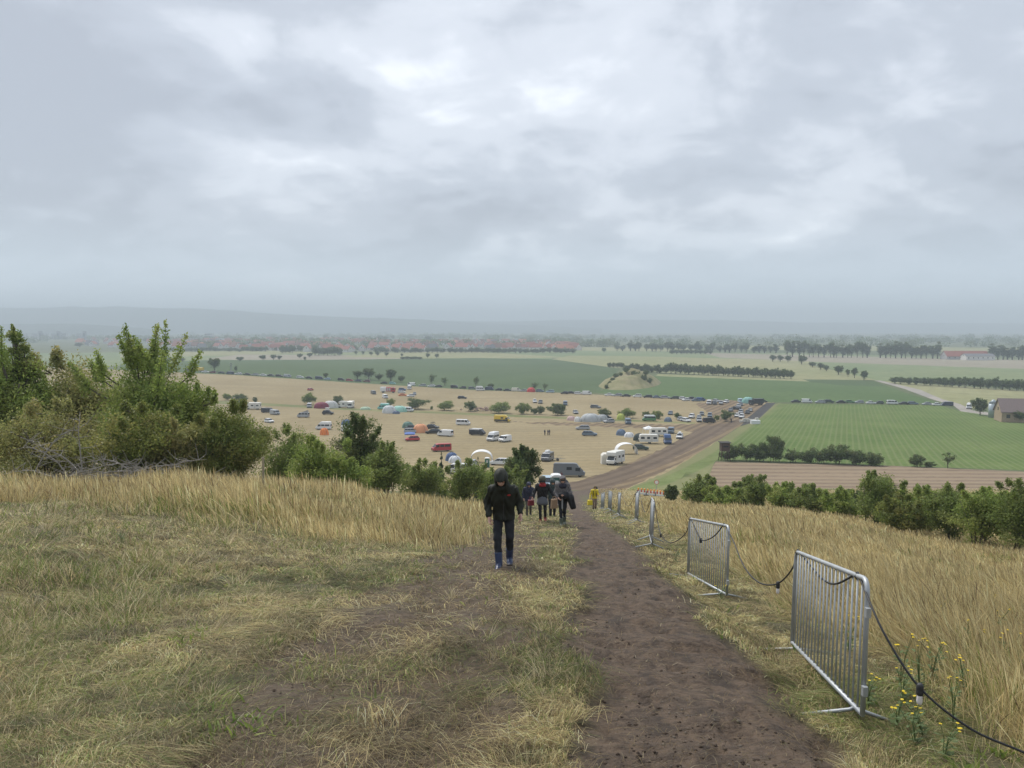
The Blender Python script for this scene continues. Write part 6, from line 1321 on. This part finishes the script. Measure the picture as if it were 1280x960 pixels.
    # far figures standing in the field
    st = dict(pelvis=(.0, .0, .92), chest=(.0, .0, 1.27), neck=(0, 0, 1.48), head=(.0, -.02, 1.62), look=(1, -.3, -.1), shL=(-.18, 0, 1.42), shR=(.18, 0, 1.42), elL=(-.24, .05, 1.14), elR=(.24, .05, 1.14), haL=(-.2, -.12, .95), haR=(.2, -.12, .95), knL=(-.1, -.02, .50), knR=(.10, -.02, .50), anL=(-.1, 0, .115), anR=(.1, .0, .115), ftL=(-.2, -1, -.1), ftR=(.2, -1, -.1))
    for px, py, rot, c, lb in ((681, 544, .5, (.02, .02, .025), 'dark figure standing alone left of the pair on the stubble'), (685, 544, -.8, (.03, .04, .08), 'left person of the pair standing on the stubble'), (687, 543.7, -1.2, (.02, .02, .025), 'right person of the pair standing on the stubble'), (701.5, 602, .3, (.10, .02, .03), 'person in dark red standing before the dark grey van'), (914, 528.5, 0, (.02, .02, .025), 'tiny dark figure at the bend of the mud track')):
        person(at(px, py), st, dict(legs=mat('black trousers', (.012, .013, .018), .8), legs_r=1.05, boots=PLAST, boot_h=.05, jacket=mat('jacket ' + lb[:12], c, .8), hem=.82, jr=1.05, hood=False), lb, rot, res=.026)
# ------------------------------------------------------------------ barriers, festoon cable, flowers
GALV = mat('galvanised steel', (.40, .42, .43), .5, .35, 5, .4)
def barriers():
    ends = [((1078, 893), 5.35, (990, 803), 7.95), ((908.6, 743.5), 10.6, (859.8, 716.5), 13.3), ((815, 690.5), 17.2, (812, 681), 19.7), ((797, 667), 25.4, (793.5, 662), 28), ((774.5, 652), 33, (772, 648), 35.6), ((764, 646.5), 40, (760, 644), 42.5), ((755, 641), 48, (751, 638.5), 50.5)]
    labels = ['nearest steel crowd barrier, cut by no edge, at the right of the path', 'second steel crowd barrier up to the middle of the right verge', 'steel barrier seen nearly edge-on, third from the camera', 'steel barrier seen edge-on, fourth from the camera', 'thin edge-on barrier standing alone, fifth from the camera', 'sixth barrier from the camera, left of the fifth', 'farthest barrier just right of the person in yellow']
    labels[0] = 'nearest and largest steel crowd barrier right of the muddy path'; labels[1] = 'second steel crowd barrier, its face turned to the camera, with slack cable across it'
    tops = []
    for i, (a, Da, b, Db) in enumerate(ends):
        A, B = atd(a[0], a[1], Da), atd(b[0], b[1], Db)
        if i > 1:
            A.z = h1(A.x, A.y) + .17; B.z = h1(B.x, B.y) + .17
        d = B - A; L_ = d.length; u = d.normalized(); out = Vector((u.y, -u.x, 0)).normalized() # to the right of the line
        up = (Vector((0, 0, 1)) + out * .04 - u * u.z * .6).normalized(); hh = .96
        root = empty('crowd_barrier', A); tag(root, labels[i], 'barrier', 'steel crowd barriers along the right side of the path')
        P = lambda s, t: u * s + up * t
        r_ = .10; pts = [P(0, 0.0), P(0, hh - r_)] + [P(r_ - r_ * math.cos(q), hh - r_ + r_ * math.sin(q)) for q in np.linspace(.3, PI / 2, 4)] + [P(L_ - r_, hh)] + [P(L_ - r_ + r_ * math.sin(q), hh - r_ + r_ * math.cos(q)) for q in np.linspace(.3, PI / 2, 4)] + [P(L_, 0)]
        MB().tube(pts, .019, 8).tube([P(0, .0), P(L_, .0)], .019, 8).obj('frame', GALV, root, True)
        nb = 19; bb = MB()
        for k in range(1, nb + 1): bb.tube([P(L_ * k / (nb + 1), 0.01), P(L_ * k / (nb + 1), hh - .01)], .0075, 6)
        bb.obj('bars', GALV, root, True)
        for s in (.09 if i else .07, .91):
            base_ = u * (L_ * s); f = MB(); G_ = A + base_
            for q in (-1, 1):
                e = G_ + out * q * .37 + u * .02; e.z = h1(e.x, e.y) + .01
                f.tube([base_ + up * .0, (G_ + out * q * .04) - A - up * .02, e - A], .014, 6)
            f.obj('foot', GALV, root, True)
        for t in (.18, .76): MB().box(tuple(P(-.03, hh * t)), (.035, .035, .07)).obj('hook', GALV, root)
        tops.append((A, u, up, L_, hh))
    # festoon cable with lamps
    T = lambda i, s, t=1.: (tops[i][0] + tops[i][1] * (tops[i][3] * s) + tops[i][2] * (tops[i][4] * t + .025))
    root = empty('festoon_cable', T(0, .1)); o0 = Vector(root.location); tag(root, 'black festoon cable with white bulbs slung along the steel barriers', 'string lights')
    A = Vector
    segs = [[atd(1330, 985, 4.3), atd(1290, 946, 4.45), atd(1215, 912, 4.65), atd(1150, 860, 4.85), atd(1107, 795, 5.1), atd(1084, 745, 5.4), T(0, .10)],
            [T(0, .10), atd(1046, 729.6, 6.2), atd(1030, 725, 6.8), atd(1014, 708, 7.4), T(0, .97)], [T(0, .97), atd(990.5, 710.5, 8.2), atd(973, 729, 8.6), atd(953, 730, 9.1), atd(938, 719, 9.6), atd(927, 702, 10.0), atd(917, 677, 10.4), T(1, .10)],
            [T(1, .10), atd(894, 669, 11.2), atd(882, 675.5, 11.7), atd(876, 674, 12.1), atd(872, 667, 12.6), T(1, .98)], [T(1, .98), atd(858, 665, 14), atd(846, 676, 15), atd(836, 678, 15.7), atd(827, 670, 16.4), atd(822, 652, 17), T(2, .02)]]
    for i in range(2, 6):
        a, b, c = T(i, .02), T(i, .98), T(i + 1, .02); m1 = (a + b) / 2 - A((0, 0, .3)); m2 = (b + c) / 2 - A((0, 0, .55)); segs += [[a, m1, b], [b, b * .7 + c * .3 - A((0, 0, .45)), m2, b * .3 + c * .7 - A((0, 0, .4)), c]]
    def cr(pts, n=6):
        out = []; P_ = [pts[0]] + pts + [pts[-1]]
        for i in range(1, len(P_) - 2):
            for k in range(n):
                t = k / n; p0, p1, p2, p3 = P_[i - 1:i + 3]; out.append(.5 * ((2 * p1) + (p2 - p0) * t + (2 * p0 - 5 * p1 + 4 * p2 - p3) * t * t + (3 * p1 - p0 - 3 * p2 + p3) * t**3))
        return out + [pts[-1]]
    b = MB()
    for s in segs: b.tube([p - o0 for p in cr(s)], .009 if s is not segs[0] else .0075, 6)
    b.obj('cable', mat('black cable', (.012, .012, .014), .5), root, True)
    for p, lit in ((atd(1150, 858, 4.85), 1), (atd(972.5, 729, 8.6), 1), (atd(876, 674, 12.1), 0), (atd(826, 668, 16.4), 0)):
        p = p - o0; h = MB().lathe([(.012, .02), (.02, .01), (.023, -.02), (.02, -.025), (.023, -.03), (.021, -.055), (.016, -.06)], 12, tuple(p)).obj('bulb_holder', PLAST, root, True)
        if lit: MB().lathe([(.014, -.055), (.017, -.07), (.019, -.10), (.015, -.118), (.004, -.124)], 12, tuple(p)).obj('bulb', mat('white bulb', (.72, .68, .66), .25), h, True)
    for i in range(0, 6):
        for s in (.1 if i < 2 else .03, .97):
            c = T(i, s) - tops[i][2] * .03 - o0; b = MB(); b.tube([c + tops[i][1] * .0 + tops[i][2] * .03, c + Vector((.024, 0, 0)), c - tops[i][2] * .03, c - Vector((.024, 0, 0)), c + tops[i][2] * .03], .005, 4); b.obj('cable_tie', PLAST, root)
def flowers():
    rs = random.Random(11); ym = mat('yellow petals', (.75, .55, .02), .6); st = mat('flower stem', (.09, .13, .04), .8)
    spots = [(1128, 800, 6.4, .55), (1152, 800, 6.3, .5), (1165, 800, 6.6, .45), (1122, 885, 5.4, .3), (1147, 905, 5.0, .3), (1158, 890, 5.2, .35), (1192, 880, 5.5, .4), (1085, 868, 5.9, .25), (1240, 760, 8.2, .5), (1200, 790, 7.4, .5), (1252, 800, 7.2, .45), (1170, 742, 9., .4), (1235, 725, 10, .4), (1060, 800, 7.6, .45), (1200, 845, 6.2, .4), (902, 752, 10.6, .2), (1130, 850, 6.0, .3), (845, 690, 15, .3), (862, 700, 14.2, .3), (60, 655, 15, .3), (152, 690, 12, .3), (1020, 730, 10.6, .4), (1180, 930, 4.8, .25)]
    proto = []
    for v in range(3):
        root = empty('ragwort_plant'); b = MB(); heads = []
        for k in range(4 + v):
            a = rs.uniform(0, 6.28); top = Vector((math.cos(a) * .09, math.sin(a) * .09, rs.uniform(.7, 1.0))); b.tube([(0, 0, 0), (math.cos(a) * .02, math.sin(a) * .02, top.z * .6), top], [.0038, .003, .002], 4, False); heads.append(top)
            for q in range(7):
                z = rs.uniform(.1, .8) * top.z; aa = rs.uniform(0, 6.28); d = Vector((math.cos(aa), math.sin(aa), .5)) * .06; p = Vector((0, 0, z)) + Vector((top.x, top.y, 0)) * z; w = Vector((-d.y, d.x, 0)) * .22
                b.add([p, p + d * .5 + w, p + d, p + d * .5 - w], [(0, 1, 2, 3)])
        b.obj('stem', st, root)
        for hh in heads:
            f = MB()
            for k in range(9):
                a = k / 9 * 6.28; d = Vector((math.cos(a), math.sin(a), .15)) * .013; w = Vector((-math.sin(a), math.cos(a), 0)) * .005; f.add([hh, hh + d * .6 + w, hh + d, hh + d * .6 - w], [(0, 1, 2, 3)])
            f.lathe([(.006, 0), (.005, .006)], 6, tuple(hh)); f.obj('flower_head', ym, root)
        proto.append(root)
    for i, (px, py, D, h) in enumerate(spots):
        p = atd(px, py, D); o = use(proto[i % 3]); z0 = h1(p.x, D); hh = h * .75 + .1
        o.location = (p.x, D, z0); o.scale = (hh, hh, hh) if False else (.9, .9, hh); o.rotation_euler = (rs.uniform(-.15, .15), rs.uniform(-.3, .05), rs.uniform(0, 6.28))
        tag(o, 'yellow flowering ragwort in the grass right of the path' if px > 700 else 'small yellow flower in the trampled grass left of the path', 'wildflower', 'yellow wildflowers right of the path' if px > 700 else 'yellow wildflowers left of the path')
# ------------------------------------------------------------------ sky, air, sun, camera
def world():
    w = bpy.data.worlds.new('World'); sc.world = w; w.use_nodes = True; nt = w.node_tree; L = nt.links.new; nt.nodes.clear()
    out = nt.nodes.new('ShaderNodeOutputWorld')
    sky = nt.nodes.new('ShaderNodeTexSky'); sky.sky_type = 'NISHITA'; sky.sun_disc = False; sky.sun_elevation = math.radians(52); sky.sun_rotation = math.radians(-30)
    bs = nt.nodes.new('ShaderNodeBackground'); bs.inputs['Strength'].default_value = .06; L(sky.outputs[0], bs.inputs['Color'])
    tc = nt.nodes.new('ShaderNodeTexCoord'); sep = nt.nodes.new('ShaderNodeSeparateXYZ'); L(tc.outputs['Generated'], sep.inputs[0])
    def M(op, a, b=None, c=None):
        n = nt.nodes.new('ShaderNodeMath'); n.operation = op
        for i, v in enumerate((a, b, c)):
            if v is None: continue
            if isinstance(v, (int, float)): n.inputs[i].default_value = v
            else: L(v, n.inputs[i])
        return n.outputs[0]
    X, Y, Z = sep.outputs
    zz = M('ADD', M('MAXIMUM', Z, 0.), .32)
    cb = nt.nodes.new('ShaderNodeCombineXYZ'); L(M('DIVIDE', X, zz), cb.inputs[0]); L(M('DIVIDE', Y, zz), cb.inputs[1])
    def noise(scale, det, rough, dist=0., off=0.):
        q = nt.nodes.new('ShaderNodeMapping'); q.inputs['Location'].default_value = (off, off * .7, off * 1.3); L(cb.outputs[0], q.inputs['Vector'])
        n = nt.nodes.new('ShaderNodeTexNoise'); n.inputs['Scale'].default_value = scale; n.inputs['Detail'].default_value = det; n.inputs['Roughness'].default_value = rough; n.inputs['Distortion'].default_value = dist
        L(q.outputs[0], n.inputs['Vector']); return n.outputs['Fac']
    n1 = noise(1.9, 6, .5, .4, 3.1); n2 = noise(5.2, 7, .55, .4, 9.4)
    v = M('ADD', M('MULTIPLY', n1, .66), M('MULTIPLY', n2, .34))
    # brighter and darker parts of this particular cloud deck (world directions)
    def lobe(px, py, wd, amp):
        d = ray(px, py); d = d / np.linalg.norm(d)
        vm = nt.nodes.new('ShaderNodeVectorMath'); vm.operation = 'DOT_PRODUCT'; L(tc.outputs['Generated'], vm.inputs[0]); vm.inputs[1].default_value = tuple(d)
        return M('MULTIPLY', M('POWER', M('MAXIMUM', vm.outputs['Value'], 0.), 1.386 / (1 - math.cos(math.radians(wd)))), amp)
    for a in LOBES: v = M('ADD', v, lobe(*a))
    r = nt.nodes.new('ShaderNodeValToRGB'); r.color_ramp.interpolation = 'EASE'; el = r.color_ramp.elements
    el[0].position = .37; el[0].color = (.27, .29, .33, 1); el[1].position = .73; el[1].color = (.70, .72, .755, 1)
    for p, c in ((.48, (.335, .36, .405, 1)), (.585, (.45, .475, .52, 1))):
        e = el.new(p); e.color = c
    L(v, r.inputs['Fac'])
    hz = nt.nodes.new('ShaderNodeMapRange'); hz.inputs[1].default_value = 0.; hz.inputs[2].default_value = .15; hz.inputs[3].default_value = 0; hz.inputs[4].default_value = 1; hz.interpolation_type = 'SMOOTHSTEP'; L(Z, hz.inputs['Value'])
    mx = nt.nodes.new('ShaderNodeMix'); mx.data_type = 'RGBA'; L(hz.outputs[0], mx.inputs['Factor']); mx.inputs['A'].default_value = (.43, .50, .575, 1); L(r.outputs[0], mx.inputs['B'])
    bc = nt.nodes.new('ShaderNodeBackground'); L(mx.outputs['Result'], bc.inputs['Color']); bc.inputs['Strength'].default_value = CLOUD
    ms = nt.nodes.new('ShaderNodeMixShader'); ms.inputs[0].default_value = .92; L(bs.outputs[0], ms.inputs[1]); L(bc.outputs[0], ms.inputs[2]); L(ms.outputs[0], out.inputs['Surface'])
LOBES = [(690, 130, 9, .06), (330, 190, 6, .03), (1150, 60, 7, .05), (100, 60, 12, -.12), (380, 90, 6, -.06), (90, 250, 8, -.07), (620, 235, 7, -.08), (900, 215, 9, -.05), (1150, 190, 9, -.02), (560, 20, 6, .06), (900, 60, 8, .03)]
CLOUD = .8
def air():
    m = bpy.data.materials.new('haze'); m.use_nodes = True; nt = m.node_tree; nt.nodes.clear(); o = nt.nodes.new('ShaderNodeOutputMaterial'); v = nt.nodes.new('ShaderNodeVolumePrincipled')
    v.inputs['Color'].default_value = (.82, .935, 1.0, 1); v.inputs['Density'].default_value = HAZE; v.inputs['Anisotropy'].default_value = .0
    nt.links.new(v.outputs[0], o.inputs['Volume'])
    b = MB().box((0, 4500, 50), (21000, 11000, 0)); 
    b = MB(); z0, z1, x, y0, y1 = -40.5, 185, 10500, -300, 9600
    b.add([(-x, y0, z0), (x, y0, z0), (x, y1, z0), (-x, y1, z0), (-x, y0, z1), (x, y0, z1), (x, y1, z1), (-x, y1, z1)], [(3, 2, 1, 0), (4, 5, 6, 7), (0, 1, 5, 4), (1, 2, 6, 5), (2, 3, 7, 6), (3, 0, 4, 7)])
    tag(b.obj('haze', m), kind='stuff')
HAZE = .00037
def finish():
    s = bpy.data.lights.new('sun', 'SUN'); s.energy = 1.5; s.angle = math.radians(24); s.color = (1., .96, .9); o = bpy.data.objects.new('sun', s); COL.objects.link(o)
    el, az = math.radians(52), math.radians(-30)      # sun ahead on the left
    d = Vector((math.sin(az) * math.cos(el), math.cos(az) * math.cos(el), math.sin(el))); o.rotation_euler = d.to_track_quat('Z', 'Y').to_euler()
    c = bpy.data.cameras.new('camera'); c.sensor_width = 36; c.lens = F / 1280 * 36; c.clip_end = 20000; c.clip_start = .05; co = bpy.data.objects.new('camera', c); COL.objects.link(co)
    co.location = (0, 0, 0); co.rotation_euler = (PI / 2 - PITCH, 0, 0); sc.camera = co
    sc.view_settings.view_transform = 'Standard'; sc.view_settings.look = 'None'; sc.view_settings.gamma = 1; sc.view_settings.exposure = EXPO
EXPO = 1.22
build_hillside(); build_fields(); grass(); foreground_plants(); far_trees(); vehicles(); camp(); town(); barriers(); flowers(); people(); world(); air(); finish()
